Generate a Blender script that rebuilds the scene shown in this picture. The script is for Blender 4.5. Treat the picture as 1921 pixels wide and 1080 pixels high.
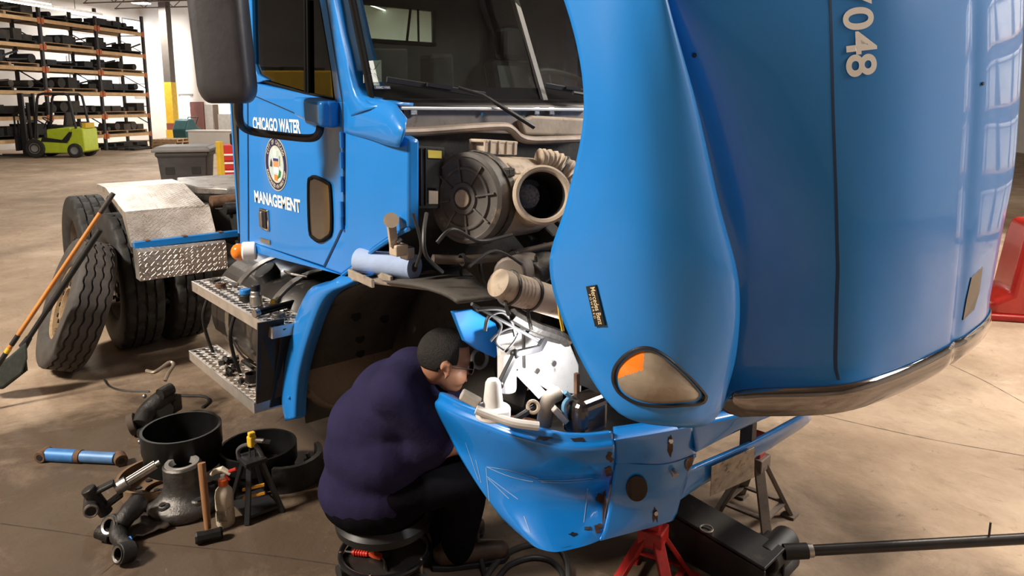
import bpy, bmesh, math, random
from mathutils import Vector, Matrix, noise
R = math.radians
random.seed(7)
for o in list(bpy.data.objects): bpy.data.objects.remove(o, do_unlink=True)
scn = bpy.context.scene
col = scn.collection

# ------------------------------------------------------------------ camera
FOC, PPX, PPY, HORIZ = 1350.0, 960.5, 415.0, 195.0      # focal length and principal point of the photo, in its pixels
PITCH = math.atan((PPY - HORIZ) / FOC)
YAW = math.atan(1180.0 / math.hypot(FOC, PPY - HORIZ))
CAM = Vector((2.504, -2.343, 1.85))
HEAD = Vector((-math.cos(YAW), math.sin(YAW), 0))
RIGHT = Vector((HEAD.y, -HEAD.x, 0))
FWD = HEAD * math.cos(PITCH) + Vector((0, 0, -math.sin(PITCH)))
UPV = RIGHT.cross(FWD)
cd = bpy.data.cameras.new('camera'); cam = bpy.data.objects.new('camera', cd); col.objects.link(cam)
cd.sensor_width = 36; cd.lens = FOC / 1921 * 36; cd.shift_y = -(540 - PPY) / 1921; cd.clip_start = .05; cd.clip_end = 200
cam.matrix_world = Matrix(((RIGHT.x, UPV.x, -FWD.x, CAM.x), (RIGHT.y, UPV.y, -FWD.y, CAM.y), (RIGHT.z, UPV.z, -FWD.z, CAM.z), (0, 0, 0, 1)))
scn.camera = cam
# ------------------------------------------------------------------ view, world, large lights
vs = scn.view_settings
vs.view_transform = 'Standard'; vs.look = 'None'; vs.gamma = 1; vs.use_curve_mapping = False; vs.exposure = 0.0
w = bpy.data.worlds.new('world'); scn.world = w; w.use_nodes = True
w.node_tree.nodes['Background'].inputs[0].default_value = (.80, .86, 1, 1)
w.node_tree.nodes['Background'].inputs[1].default_value = .02
def area(name, loc, to, size, power, color=(1, 1, 1), sy=None):
    l = bpy.data.lights.new(name, 'AREA'); l.energy = power; l.color = color; l.size = size
    if sy: l.shape = 'RECTANGLE'; l.size_y = sy
    o = bpy.data.objects.new(name, l); col.objects.link(o); o.location = loc
    o.rotation_euler = (Vector(to) - Vector(loc)).to_track_quat('-Z', 'Y').to_euler()
    return o
area('bay_lamp_light', (-2.2, -7.6, 6.5), (-.6, .0, .6), 1.2, 1350, (1, .90, .77))
area('hood_fill_light', (6.6, 6.6, 6.8), (1.7, .4, 1.2), 2.5, 1250, (1, .95, .88))  # added unseen fill: brightens the hood crown, leaves its left flank dark
area('hall_light_beyond', (1.5, 4.6, 6.8), (1.9, 2.0, 0), 1.1, 420, (1, .87, .72))

def pX(x, y, X): r = ray(x, y); return CAM + r * ((X - CAM.x) / r.x)
def pY(x, y, Y): r = ray(x, y); return CAM + r * ((Y - CAM.y) / r.y)
def pZ(x, y, Z=0.0): r = ray(x, y); return CAM + r * ((Z - CAM.z) / r.z)
def pD(x, y, d): return CAM + ray(x, y) * d
def ray(x, y): return RIGHT * ((x - PPX) / FOC) - UPV * ((y - PPY) / FOC) + FWD
def solveY(px, X, z):                                   # the point of given X and height seen in a photo column
    k = (px - PPX) / FOC; a = RIGHT - k * FWD
    return CAM.y - (a.x * (X - CAM.x) + a.z * (z - CAM.z)) / a.y

# ------------------------------------------------------------------ materials
MATS = {}
def mat(name, c, rough=.5, metal=0., var=.12, scale=6., bump=0., bscale=40., coat=0., dirt=None, spec=.5, trans=0., alpha=1., emit=None, estr=1., stretch=None):
    if name in MATS: return MATS[name]
    m = bpy.data.materials.new(name); m.use_nodes = True; MATS[name] = m
    nt = m.node_tree; N = nt.nodes; L = nt.links; b = N['Principled BSDF']
    b.inputs['Roughness'].default_value = rough; b.inputs['Metallic'].default_value = metal
    b.inputs['Coat Weight'].default_value = coat; b.inputs['Coat Roughness'].default_value = .04
    b.inputs['Specular IOR Level'].default_value = spec
    b.inputs['Transmission Weight'].default_value = trans; b.inputs['Alpha'].default_value = alpha
    if emit: b.inputs['Emission Color'].default_value = (*emit, 1); b.inputs['Emission Strength'].default_value = estr
    tc = N.new('ShaderNodeTexCoord'); vec = tc.outputs['Object']
    if stretch:
        mp = N.new('ShaderNodeMapping'); mp.inputs['Scale'].default_value = stretch; L.new(vec, mp.inputs[0]); vec = mp.outputs[0]
    def noise_(s, d=6, rr=.6):
        n = N.new('ShaderNodeTexNoise'); n.inputs['Scale'].default_value = s; n.inputs['Detail'].default_value = d; n.inputs['Roughness'].default_value = rr
        L.new(vec, n.inputs['Vector']); return n.outputs['Fac']
    out = None
    if var:
        r = N.new('ShaderNodeValToRGB'); L.new(noise_(scale), r.inputs[0])
        r.color_ramp.elements[0].position = .3; r.color_ramp.elements[1].position = .7
        r.color_ramp.elements[0].color = (*[max(0, x * (1 - var)) for x in c], 1); r.color_ramp.elements[1].color = (*[min(1, x * (1 + var)) for x in c], 1)
        out = r.outputs[0]
    if dirt:
        dc, amt, ds = dirt
        r2 = N.new('ShaderNodeValToRGB'); L.new(noise_(ds, 10, .7), r2.inputs[0])
        r2.color_ramp.elements[0].position = .62 - amt * .3; r2.color_ramp.elements[1].position = .74 - amt * .2
        mx = N.new('ShaderNodeMix'); mx.data_type = 'RGBA'; L.new(r2.outputs[0], mx.inputs[0])
        if out: L.new(out, mx.inputs[6])
        else: mx.inputs[6].default_value = (*c, 1)
        mx.inputs[7].default_value = (*dc, 1); out = mx.outputs[2]
        if coat or rough < .5:
            mr = N.new('ShaderNodeMapRange'); L.new(r2.outputs[0], mr.inputs[0]); mr.inputs[3].default_value = rough; mr.inputs[4].default_value = .8
            L.new(mr.outputs[0], b.inputs['Roughness'])
    if out: L.new(out, b.inputs['Base Color'])
    else: b.inputs['Base Color'].default_value = (*c, 1)
    if bump:
        bp = N.new('ShaderNodeBump'); bp.inputs['Strength'].default_value = bump; bp.inputs['Distance'].default_value = .01
        L.new(noise_(bscale, 8, .65), bp.inputs['Height']); L.new(bp.outputs[0], b.inputs['Normal'])
    return m
def emissive(name, c, s): return mat(name, (0, 0, 0), var=0, emit=c, estr=s)
BLUE = mat('blue_paint', (.014, .205, .62), .35, var=.05, scale=3, coat=.5, spec=.25)
BLUE_WORN = mat('blue_paint_worn', (.008, .16, .55), .33, var=.06, scale=3, coat=.7, dirt=((.03, .03, .03), .02, 9))
CHROME = mat('chrome', (.72, .72, .74), .06, 1, var=.03)
STEEL = mat('worn_steel', (.42, .40, .38), .38, 1, var=.25, scale=14, bump=.2, bscale=60)
ALU = mat('aluminium', (.66, .63, .60), .42, .85, var=.15, scale=10, dirt=((.18, .15, .12), .1, 12))
DARKIRON = mat('greasy_iron', (.028, .026, .025), .42, .35, var=.5, scale=18, bump=.45, bscale=55, dirt=((.06, .045, .03), .15, 16))
IRON = mat('bare_cast_iron', (.10, .095, .09), .38, .7, var=.4, scale=16, bump=.4, bscale=50)
BLACK = mat('black_plastic', (.014, .014, .016), .45, var=.25, scale=20)
BLACKGLOSS = mat('black_enamel', (.008, .008, .009), .22, var=.1)
RUBBER = mat('rubber', (.022, .021, .021), .68, var=.35, scale=14, bump=.15, bscale=80, dirt=((.07, .062, .055), .12, 10))
HOSE = mat('hose_rubber', (.016, .016, .017), .5, var=.3, scale=20)
RUST = mat('rusty_steel', (.14, .075, .04), .8, .1, var=.5, scale=14, bump=.4, bscale=50, dirt=((.05, .03, .02), .3, 12))
BEIGE = mat('dusty_beige_plastic', (.47, .38, .29), .62, var=.16, scale=9, bump=.12, bscale=40, dirt=((.16, .12, .09), .18, 11))
WHITEP = mat('white_print', (.86, .85, .82), .5, var=.04)
RED = mat('red_paint', (.42, .022, .018), .35, var=.2, scale=9, dirt=((.05, .02, .02), .12, 13))
ORANGE = mat('amber_lens', (.85, .22, .02), .18, var=.1, coat=.5)
YELLOW = mat('yellow_paint', (.72, .46, .03), .5, var=.12)
GLASS = mat('tinted_glass', (.55, .60, .57), .03, var=0, trans=1.0)
DARKGLASS = mat('dark_glass', (.02, .02, .02), .05, var=0, spec=.6, coat=.6)
BLACKVOID = mat('grimy_black', (.010, .0095, .009), .7, var=.5, scale=15, bump=.3, bscale=40, dirt=((.035, .028, .022), .15, 14))

# ------------------------------------------------------------------ mesh builder
class MB:
    def __init__(s): s.v = []; s.f = []
    def add(s, vs, fs):
        n = len(s.v); s.v += [tuple(v) for v in vs]; s.f += [tuple(i + n for i in f) for f in fs]; return s
    def bx(s, x0, x1, y0, y1, z0, z1, M=None):
        vs = [Vector((x, y, z)) for z in (z0, z1) for y in (y0, y1) for x in (x0, x1)]
        if M: vs = [M @ v for v in vs]
        return s.add(vs, [(0, 2, 3, 1), (4, 5, 7, 6), (0, 1, 5, 4), (2, 6, 7, 3), (0, 4, 6, 2), (1, 3, 7, 5)])
    def box(s, c, d, M=None):
        T = Matrix.Translation(c) @ M.to_4x4() if M else Matrix.Translation(c)
        return s.bx(-d[0] / 2, d[0] / 2, -d[1] / 2, d[1] / 2, -d[2] / 2, d[2] / 2, T)
    def bar(s, p0, p1, w, h, up=(0, 0, 1)):             # a box running from p0 to p1
        p0, p1 = Vector(p0), Vector(p1); a = (p1 - p0); L = a.length; a.normalize()
        q = a.cross(Vector(up))
        if q.length < 1e-4: q = a.cross(Vector((1, 0, 0)))
        q.normalize(); u = q.cross(a)
        vs = [p + q * (i * w / 2) + u * (j * h / 2) for p in (p0, p1) for i, j in ((-1, -1), (1, -1), (1, 1), (-1, 1))]
        return s.add(vs, [(3, 2, 1, 0), (4, 5, 6, 7), (0, 1, 5, 4), (1, 2, 6, 5), (2, 3, 7, 6), (3, 0, 4, 7)])
    def frame(s, a):
        a = Vector(a).normalized(); u = a.cross(Vector((0, 0, 1)))
        if u.length < 1e-3: u = a.cross(Vector((0, 1, 0)))
        u.normalize(); return a, u, a.cross(u)
    def cyl(s, p0, p1, r0, r1=None, n=16, cap=True):
        p0, p1 = Vector(p0), Vector(p1); r1 = r0 if r1 is None else r1; a, u, w_ = s.frame(p1 - p0)
        cs = [(math.cos(2 * math.pi * i / n), math.sin(2 * math.pi * i / n)) for i in range(n)]
        vs = [p0 + (u * c + w_ * d) * r0 for c, d in cs] + [p1 + (u * c + w_ * d) * r1 for c, d in cs]
        fs = [(i, (i + 1) % n, n + (i + 1) % n, n + i) for i in range(n)]
        if cap: fs += [tuple(range(n - 1, -1, -1)), tuple(range(n, 2 * n))]
        return s.add(vs, fs)
    def lathe(s, prof, o, axis, n=32, closed=False):     # prof: (radius, height along axis)
        o = Vector(o); a, u, w_ = s.frame(axis); k = len(prof)
        vs = [o + a * h + (u * math.cos(2 * math.pi * i / n) + w_ * math.sin(2 * math.pi * i / n)) * r for i in range(n) for r, h in prof]
        fs = [(i * k + j, i * k + (j + 1) % k, ((i + 1) % n) * k + (j + 1) % k, ((i + 1) % n) * k + j) for i in range(n) for j in range(k if closed else k - 1)]
        return s.add(vs, fs)
    def tube(s, pts, r, n=8, closed=False, cap=True):
        pts = [Vector(p) for p in pts]; m = len(pts); rr = r if isinstance(r, (list, tuple)) else [r] * m
        vs = []; u = None
        for i, p in enumerate(pts):
            if closed: t = pts[(i + 1) % m] - pts[i - 1]
            else: t = pts[min(i + 1, m - 1)] - pts[max(i - 1, 0)]
            t.normalize()
            if u is None: u = s.frame(t)[1]
            else:
                u = u - t * u.dot(t)
                if u.length < 1e-5: u = s.frame(t)[1]
                u.normalize()
            w_ = t.cross(u)
            vs += [p + (u * math.cos(2 * math.pi * k / n) + w_ * math.sin(2 * math.pi * k / n)) * rr[i] for k in range(n)]
        fs = [(i * n + k, i * n + (k + 1) % n, ((i + 1) % m) * n + (k + 1) % n, ((i + 1) % m) * n + k) for i in range(m if closed else m - 1) for k in range(n)]
        if cap and not closed: fs += [tuple(range(n - 1, -1, -1)), tuple((m - 1) * n + k for k in range(n))]
        return s.add(vs, fs)
    def loft(s, rows, closed=False, cap=False):
        m = len(rows); k = len(rows[0]); vs = [p for r in rows for p in r]
        fs = [(i * k + j, i * k + (j + 1) % k, (i + 1) * k + (j + 1) % k, (i + 1) * k + j) for i in range(m - 1) for j in range(k if closed else k - 1)]
        if cap: fs += [tuple(range(k - 1, -1, -1)), tuple((m - 1) * k + j for j in range(k))]
        return s.add(vs, fs)
    def prism(s, poly, d):                               # poly: 3-D outline, pushed along d
        poly = [Vector(p) for p in poly]; d = Vector(d); n = len(poly)
        return s.add(poly + [p + d for p in poly], [tuple(range(n - 1, -1, -1)), tuple(range(n, 2 * n))] + [(i, (i + 1) % n, n + (i + 1) % n, n + i) for i in range(n)])
    def ball(s, c, r, n=14, m=9, M=None):
        c = Vector(c); r = Vector(r) if hasattr(r, '__len__') else Vector((r, r, r)); vs = []
        for i in range(m + 1):
            t = math.pi * i / m
            for k in range(n):
                p = 2 * math.pi * k / n; q = Vector((r.x * math.sin(t) * math.cos(p), r.y * math.sin(t) * math.sin(p), r.z * math.cos(t)))
                vs.append(c + (M @ q if M else q))
        fs = []
        for i in range(m):
            for k in range(n):
                q = [i * n + k, (i + 1) * n + k, (i + 1) * n + (k + 1) % n, i * n + (k + 1) % n]
                fs.append(tuple(q))
        return s.add(vs, fs)
    def capsule(s, p0, p1, r0, r1, n=14):
        p0, p1 = Vector(p0), Vector(p1); a = (p1 - p0).normalized(); rows = []
        for i in range(1, 5): t = math.pi / 2 * i / 5; rows.append((p0 - a * r0 * math.cos(t), r0 * math.sin(t)))
        rows += [(p0, r0), (p1, r1)]
        for i in range(4, 0, -1): t = math.pi / 2 * i / 5; rows.append((p1 + a * r1 * math.cos(t), r1 * math.sin(t)))
        return s.tube([q[0] for q in rows], [q[1] for q in rows], n)
    def torus(s, c, axis, Rr, r, n=32, k=8):
        c = Vector(c); a, u, w_ = s.frame(axis)
        return s.tube([c + (u * math.cos(2 * math.pi * i / n) + w_ * math.sin(2 * math.pi * i / n)) * Rr for i in range(n)], r, k, closed=True)
    def mesh(s, name):
        me = bpy.data.meshes.new(name); me.from_pydata(s.v, [], s.f)
        bm = bmesh.new(); bm.from_mesh(me); bmesh.ops.remove_doubles(bm, verts=bm.verts, dist=1e-5); bmesh.ops.recalc_face_normals(bm, faces=bm.faces); bm.to_mesh(me); bm.free()
        return me
    def build(s, name, m, parent=None, smooth=35, bevel=0, solid=0, sub=0, label=None, segs=2, soff=-1, out=None):
        me = s.mesh(name)
        if out:
            if sum((p.normal * p.area).dot(Vector(out)) for p in me.polygons) < 0: me.flip_normals()
        o = bpy.data.objects.new(name, me); col.objects.link(o); finish(o, m, smooth)
        if sub: q = o.modifiers.new('subdivision', 'SUBSURF'); q.levels = sub; q.render_levels = sub
        if solid: q = o.modifiers.new('thickness', 'SOLIDIFY'); q.thickness = solid; q.offset = soff
        if bevel: q = o.modifiers.new('bevel', 'BEVEL'); q.width = bevel; q.segments = segs; q.limit_method = 'ANGLE'; q.angle_limit = R(30)
        if parent: o.parent = parent
        if label: o['label'] = label
        return o
def finish(o, m, smooth=35):
    me = o.data; me.materials.clear(); me.materials.append(m)
    if smooth:
        me.polygons.foreach_set('use_smooth', [True] * len(me.polygons)); me.set_sharp_from_angle(angle=R(smooth))
def tag(o, label, cat, group=None):
    o['label'] = label; o['category'] = cat
    if group: o['group'] = group
    return o
def struct(o): o['kind'] = 'structure'; return o
def thing(name, label, cat, loc=(0, 0, 0), rz=0., group=None, rot=None):
    o = bpy.data.objects.new(name, None); o.empty_display_size = .1; col.objects.link(o); o.location = loc
    o.rotation_euler = rot if rot else (0, 0, rz)
    return tag(o, label, cat, group)
def copy_tree(o, parent=None):
    c = o.copy(); col.objects.link(c); c.parent = parent
    for ch in list(o.children): copy_tree(ch, c)
    return c
def text_obj(name, body, m, parent, size, M, depth=.0015, offset=0., sx=1., spacing=1., align='CENTER'):
    cu = bpy.data.curves.new(name, 'FONT'); cu.body = body; cu.size = size; cu.extrude = depth; cu.offset = offset; cu.align_x = align; cu.align_y = 'CENTER'; cu.space_character = spacing
    t = bpy.data.objects.new(name + '_curve', cu); col.objects.link(t)
    dg = bpy.context.evaluated_depsgraph_get(); me = bpy.data.meshes.new_from_object(t.evaluated_get(dg)); me.name = name
    bpy.data.objects.remove(t, do_unlink=True)
    me.transform(M @ Matrix.Diagonal((sx, 1, 1, 1)))
    if parent is None and name == '_raw': return me
    o = bpy.data.objects.new(name, me); col.objects.link(o); finish(o, m, 0)
    if parent: o.parent = parent
    return o
def basis(o, x, y):                                      # a frame whose x and y run along the given directions
    x = Vector(x).normalized(); y = Vector(y); y = (y - x * y.dot(x)).normalized(); z = x.cross(y)
    return Matrix(((x.x, y.x, z.x, o[0]), (x.y, y.y, z.y, o[1]), (x.z, y.z, z.z, o[2]), (0, 0, 0, 1)))
def spline(pts, k=6, closed=False):                      # Catmull-Rom through the points
    pts = [Vector(p) for p in pts]; n = len(pts); out = []
    for i in range(n if closed else n - 1):
        g = (lambda j: pts[j % n]) if closed else (lambda j: pts[max(0, min(n - 1, j))])
        a, b, c, d = g(i - 1), g(i), g(i + 1), g(i + 2)
        for t in range(k):
            t = t / k; out.append(.5 * ((2 * b) + (c - a) * t + (2 * a - 5 * b + 4 * c - d) * t * t + (3 * b - a - 3 * c + d) * t ** 3))
    if not closed: out.append(pts[-1])
    return out
# ------------------------------------------------------------------ the hall
BANG = R(128.39); B1 = Vector((math.cos(BANG), math.sin(BANG), 0)); B2 = Vector((B1.y, -B1.x, 0))
def bpt(s, t, z=0.): return Vector((CAM.x, CAM.y, 0)) + B1 * s + B2 * t + Vector((0, 0, z))
S0, S1, T0, T1, ZC = -14, 34, -26, 14, 7.1
def onplane(x, y, o, n): r = ray(x, y); return CAM + r * ((o - CAM).dot(n) / r.dot(n))
def pT(x, y, t): return onplane(x, y, bpt(0, t), B2)
def pS(x, y, s): return onplane(x, y, bpt(s, 0), B1)

def floor_material():
    m = bpy.data.materials.new('concrete'); m.use_nodes = True; nt = m.node_tree; N = nt.nodes; L = nt.links; b = N['Principled BSDF']
    tc = N.new('ShaderNodeTexCoord')
    def nz(s, d=8, r=.6, off=0, st=None):
        mp = N.new('ShaderNodeMapping'); mp.inputs['Location'].default_value = (off, off * .7, 0); L.new(tc.outputs['Object'], mp.inputs[0])
        if st: mp.inputs['Scale'].default_value = st[0]; mp.inputs['Rotation'].default_value = (0, 0, st[1])
        n = N.new('ShaderNodeTexNoise'); n.inputs['Scale'].default_value = s; n.inputs['Detail'].default_value = d; n.inputs['Roughness'].default_value = r; n.inputs['Distortion'].default_value = .4
        L.new(mp.outputs[0], n.inputs['Vector']); return n.outputs['Fac']
    def ramp(f, p0, p1, c0=(0, 0, 0, 1), c1=(1, 1, 1, 1)):
        r = N.new('ShaderNodeValToRGB'); L.new(f, r.inputs[0]); e = r.color_ramp.elements; e[0].position = p0; e[1].position = p1; e[0].color = c0; e[1].color = c1; return r.outputs[0]
    def mix(f, a, c, k=1.):
        x = N.new('ShaderNodeMix'); x.data_type = 'RGBA'
        mm = N.new('ShaderNodeMath'); mm.operation = 'MULTIPLY'; L.new(f, mm.inputs[0]); mm.inputs[1].default_value = k; L.new(mm.outputs[0], x.inputs[0])
        L.new(a, x.inputs[6]); x.inputs[7].default_value = (*c, 1); return x.outputs[2]
    base = ramp(nz(1.1, 10, .68), .32, .7, (.33, .235, .16, 1), (.57, .44, .325, 1))
    c = mix(ramp(nz(.55, 9, .7, 3), .45, .62), base, (.26, .185, .125), .55)          # broad grime
    c = mix(ramp(nz(3.2, 10, .75, 9, ((1, 3.2, 1), R(40))), .56, .7), c, (.17, .115, .075), .55)  # wheel drag marks
    c = mix(ramp(nz(7, 10, .8, 5), .60, .68), c, (.07, .05, .035), .6)                # oil spots
    c = mix(ramp(nz(1.7, 8, .7, 21), .62, .74), c, (.66, .56, .46), .5)               # pale scuffs
    # the work bay round the tools: grime plus painted light falloff, ragged edge
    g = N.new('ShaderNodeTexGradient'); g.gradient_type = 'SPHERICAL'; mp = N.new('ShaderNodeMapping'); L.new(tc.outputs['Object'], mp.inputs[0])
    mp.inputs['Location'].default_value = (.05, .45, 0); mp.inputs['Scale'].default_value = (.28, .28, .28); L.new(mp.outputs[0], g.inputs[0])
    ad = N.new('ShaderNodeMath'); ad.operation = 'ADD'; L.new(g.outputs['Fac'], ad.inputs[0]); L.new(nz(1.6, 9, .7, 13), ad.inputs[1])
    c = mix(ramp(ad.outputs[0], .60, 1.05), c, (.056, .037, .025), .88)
    c = mix(ramp(nz(2.6, 10, .75, 31), .52, .70), c, (.30, .22, .155), .40)                # drier, lighter patches
    c = mix(ramp(nz(9, 10, .8, 17), .60, .70), c, (.025, .017, .012), .55)                # fresh oil drips
    c = mix(ramp(nz(5, 8, .7, 41, ((1, 4, 1), R(-20))), .66, .74), c, (.45, .35, .25), .35)  # scrapes
    L.new(c, b.inputs['Base Color'])
    L.new(ramp(nz(2.3, 8, .7, 2), .35, .7, (.5,) * 3 + (1,), (.8,) * 3 + (1,)), b.inputs['Roughness']); b.inputs['Specular IOR Level'].default_value = .22
    bp = N.new('ShaderNodeBump'); bp.inputs['Strength'].default_value = .25; bp.inputs['Distance'].default_value = .01; L.new(nz(30, 8, .7), bp.inputs['Height']); L.new(bp.outputs[0], b.inputs['Normal'])
    return m
corners = [bpt(S0, T0), bpt(S0, T1), bpt(S1, T1), bpt(S1, T0)]
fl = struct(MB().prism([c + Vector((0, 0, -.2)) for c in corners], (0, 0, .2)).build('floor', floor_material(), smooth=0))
JOINT = mat('joint_dark', (.045, .032, .024), .9, var=.3, scale=20)  # dark tone of the floor joints and cracks
for ps in ([(1535, 776), (1640, 800), (1760, 826), (1925, 856)], [(1786, 684), (1850, 716), (1925, 757)], [(0, 984), (110, 996), (215, 1009), (480, 1038), (760, 1078)], [(520, 793), (548, 769), (566, 752)], [(190, 1079), (232, 1048), (262, 1028)]):
    P = spline([pZ(*p) + Vector((random.uniform(-.01, .01), random.uniform(-.01, .01), 0)) for p in ps], 8)
    rows = []
    for i, p in enumerate(P):
        d = (P[min(i + 1, len(P) - 1)] - P[max(i - 1, 0)]); n = Vector((-d.y, d.x, 0)).normalized() * random.uniform(.001, .0035)
        rows.append([p + n + Vector((0, 0, .0008)), p - n + Vector((0, 0, .0008))])
    MB().loft(rows).build('floor_joint', JOINT, fl, 0)
WALL = mat('white_wall', (.80, .78, .76), .8, var=.06, scale=1)
def wall(name, a, c, z0=0, z1=ZC, th=.25):
    n = (c - a).cross(Vector((0, 0, 1))).normalized()
    return struct(MB().prism([a, c, c + n * th, a + n * th], (0, 0, z1)).build(name, WALL, smooth=0))
wall('wall_left', bpt(S1, T0), bpt(S0, T0)); wall('wall_back', bpt(S1, T1), bpt(S1, T0))
wall('wall_right', bpt(S0, T1), bpt(S1, T1)); wall('wall_front', bpt(S0, T0), bpt(S0, T1))
CEIL = mat('roof_deck', (.34, .31, .29), .8, var=.15, scale=2, bump=.2, bscale=8)
ce = struct(MB().prism([c + Vector((0, 0, ZC)) for c in corners], (0, 0, .2)).build('ceiling', CEIL, smooth=0))
JST = mat('joist_steel', (.13, .11, .10), .6, .3)
jm = None
for s in [x for x in range(-2, 34, 2)]:
    mb = MB()
    if jm is None:
        Lh = T1 - T0 - .4
        mb.bx(-.05, .05, 0, Lh, -.06, 0); mb.bx(-.05, .05, 0, Lh, -.66, -.60)
        n = 50; st = Lh / n
        for i in range(n): mb.bar((0, i * st, -.03 if i % 2 else -.63), (0, (i + 1) * st, -.63 if i % 2 else -.03), .03, .03)
        o = mb.build('roof_joist', JST, ce, 0); jm = o
    else:
        o = jm.copy(); col.objects.link(o)
    o.location = bpt(s, T1 - .2, ZC - .04); o.rotation_euler = (0, 0, BANG)
LAMPW = emissive('lamp_glow', (1, .95, .88), 14)
# windows in the left wall, seen through the rack; daylight behind
SKYW = emissive('daylight_pane', (.97, .98, 1), 4.0); FRM = mat('window_frame_paint', (.3, .29, .28), .5)
for k, (x0, y0, x1, y1) in enumerate([(128, 34, 216, 62), (228, 40, 296, 62), (128, 106, 218, 131), (130, 142, 222, 168), (250, 158, 292, 178)]):
    a, c = pT(x0, (y0 + y1) / 2, T0 + .01), pT(x1, (y0 + y1) / 2, T0 + .01); zt, zb = pT((x0 + x1) / 2, y0, T0).z, pT((x0 + x1) / 2, y1, T0).z
    a.z = c.z = zb
    wn = struct(MB().prism([a, c, c + B2 * .05, a + B2 * .05], (0, 0, zt - zb)).build('window_%d' % (k + 1), SKYW, smooth=0))
    m = MB(); h = Vector((0, 0, zt - zb))
    for p, q in ((a, c), (a + h, c + h), (a, a + h), (c, c + h), ((a + c) / 2, (a + c) / 2 + h)): m.bar(p + B2 * .07, q + B2 * .07, .07, .07)
    m.build('window_frame', FRM, wn, 0)
# back wall: bright doorway, maroon door, glazed panels
def backpanel(name, x0, y0, x1, y1, m, d=.06):
    a, c = pS(x0, (y0 + y1) / 2, S1), pS(x1, (y0 + y1) / 2, S1); zt, zb = pS(x0, y0, S1).z, max(.0, pS(x0, y1, S1).z)
    a.z = c.z = zb
    return MB().prism([a, c, c - B1 * d, a - B1 * d], (0, 0, zt - zb)).build(name, m, smooth=0)
struct(backpanel('window_6', 341, 180, 357, 222, SKYW)); 
MAR = mat('maroon_door_paint', (.20, .085, .08), .6); d2 = struct(backpanel('door_1', 359, 191, 384, 244, MAR, .08))
struct(backpanel('door_2', 386, 196, 401, 242, mat('grey_door_paint', (.42, .40, .39), .6)))
struct(backpanel('trim_1', 403, 196, 410, 243, mat('brown_trim', (.12, .085, .06), .7))); struct(backpanel('window_7', 417, 196, 436, 213, SKYW))
struct(backpanel('trim_2', 336, 176, 362, 180, FRM))
struct(backpanel('trim_3', 410, 214, 442, 243, mat('grey_board', (.35, .34, .32), .7)))
# hall lamps: round high-bay lamps and long tube lights (they light the hall)
def lamp_disc(p, label, power):
    t = thing('high_bay_lamp', label, 'lamp', p)
    MB().lathe([(.02, .42), (.10, .40), (.14, .30), (.40, .04), (.42, 0)], (0, 0, 0), (0, 0, 1), 24).build('reflector', ALU, t)
    MB().lathe([(.0, .005), (.40, .005), (.40, -.01), (.0, -.03)], (0, 0, 0), (0, 0, 1), 24).build('lamp_lens', LAMPW, t)
    MB().cyl((0, 0, .4), (0, 0, ZC - p.z), .012, n=6).build('hanger', JST, t)
    l = bpy.data.lights.new('high_bay_light', 'AREA'); l.shape = 'DISK'; l.size = .8; l.energy = power; l.color = (1, .95, .88)
    o = bpy.data.objects.new('high_bay_light', l); col.objects.link(o); o.parent = t; o.location = (0, 0, -.04)
    return t
lamp_disc(pZ(265, 6, 6.45), 'round high-bay lamp glowing above the far end of the pallet rack', 700)
lamp_disc(bpt(17, -13, 6.3), 'round high-bay lamp in the middle of the hall beyond the rear axle', 330)
lamp_disc(bpt(9, -7.5, 6.3), 'round high-bay lamp over the grey bin behind the tractor', 180)
lamp_disc(bpt(28, -12, 6.3), 'round high-bay lamp nearest the far back wall', 900)
lamp_disc(bpt(8, 7, 6.3), 'round high-bay lamp over the floor beyond the raised hood', 450)
def tube_light(a, c, label):
    t = thing('tube_light', label, 'lamp', a); d = c - a
    MB().bar((0, 0, .05), d + Vector((0, 0, .05)), .12, .08).build('housing', ALU, t, 0)
    MB().cyl((0, 0, 0), d, .03, n=8).build('tube', LAMPW, t)
    m = MB(); 
    for k in (.1, .5, .9): q = d * k; m.cyl(q + Vector((0, 0, .06)), Vector((q.x, q.y, ZC - a.z)), .01, n=6)
    m.build('hanger', JST, t)
e = pT(190, 30, -19.5); tube_light(e, e - B1 * 12, 'long tube light hanging in front of the pallet rack')
e = pT(95, 8, -20.6) ; tube_light(e, e - B1 * 6, 'shorter tube light just above the top beam of the pallet rack')
a = pZ(690, 8, 6.3); tube_light(a, a + (pZ(815, 52, 6.3) - a).normalized() * 9, 'tube light seen through the rear window of the cab')

# ------------------------------------------------------------------ pallet rack along the left wall
rk = thing('pallet_rack', 'tall steel pallet rack with six tan beam levels along the left wall', 'rack', (CAM.x, CAM.y, 0), BANG)
BEAM = mat('tan_beam_paint', (.62, .40, .20), .6, var=.15); UPR = mat('dark_upright_paint', (.055, .055, .06), .6, var=.2); CLIP = mat('orange_clip', (.50, .13, .04), .6)
SS = [14.8, 17.5, 20.2, 22.9, 25.6, 28.3]; LV = [.58, 1.36, 2.25, 3.09, 3.88, 4.80]; LF, LB = 21.6, 22.75
DECK = mat('deck_mesh', (.05, .047, .045), .8); 
for s in SS:
    for l in (LF, LB): MB().bx(s - .05, s + .05, l - .05, l + .05, 0, 5.55).build('upright', UPR, rk, 0)
    for i in range(7): z = .25 + i * .75; MB().bar((s, LF, z), (s, LB, z + .6 if i % 2 else z), .035, .035).build('frame_brace', UPR, rk, 0)
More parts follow.
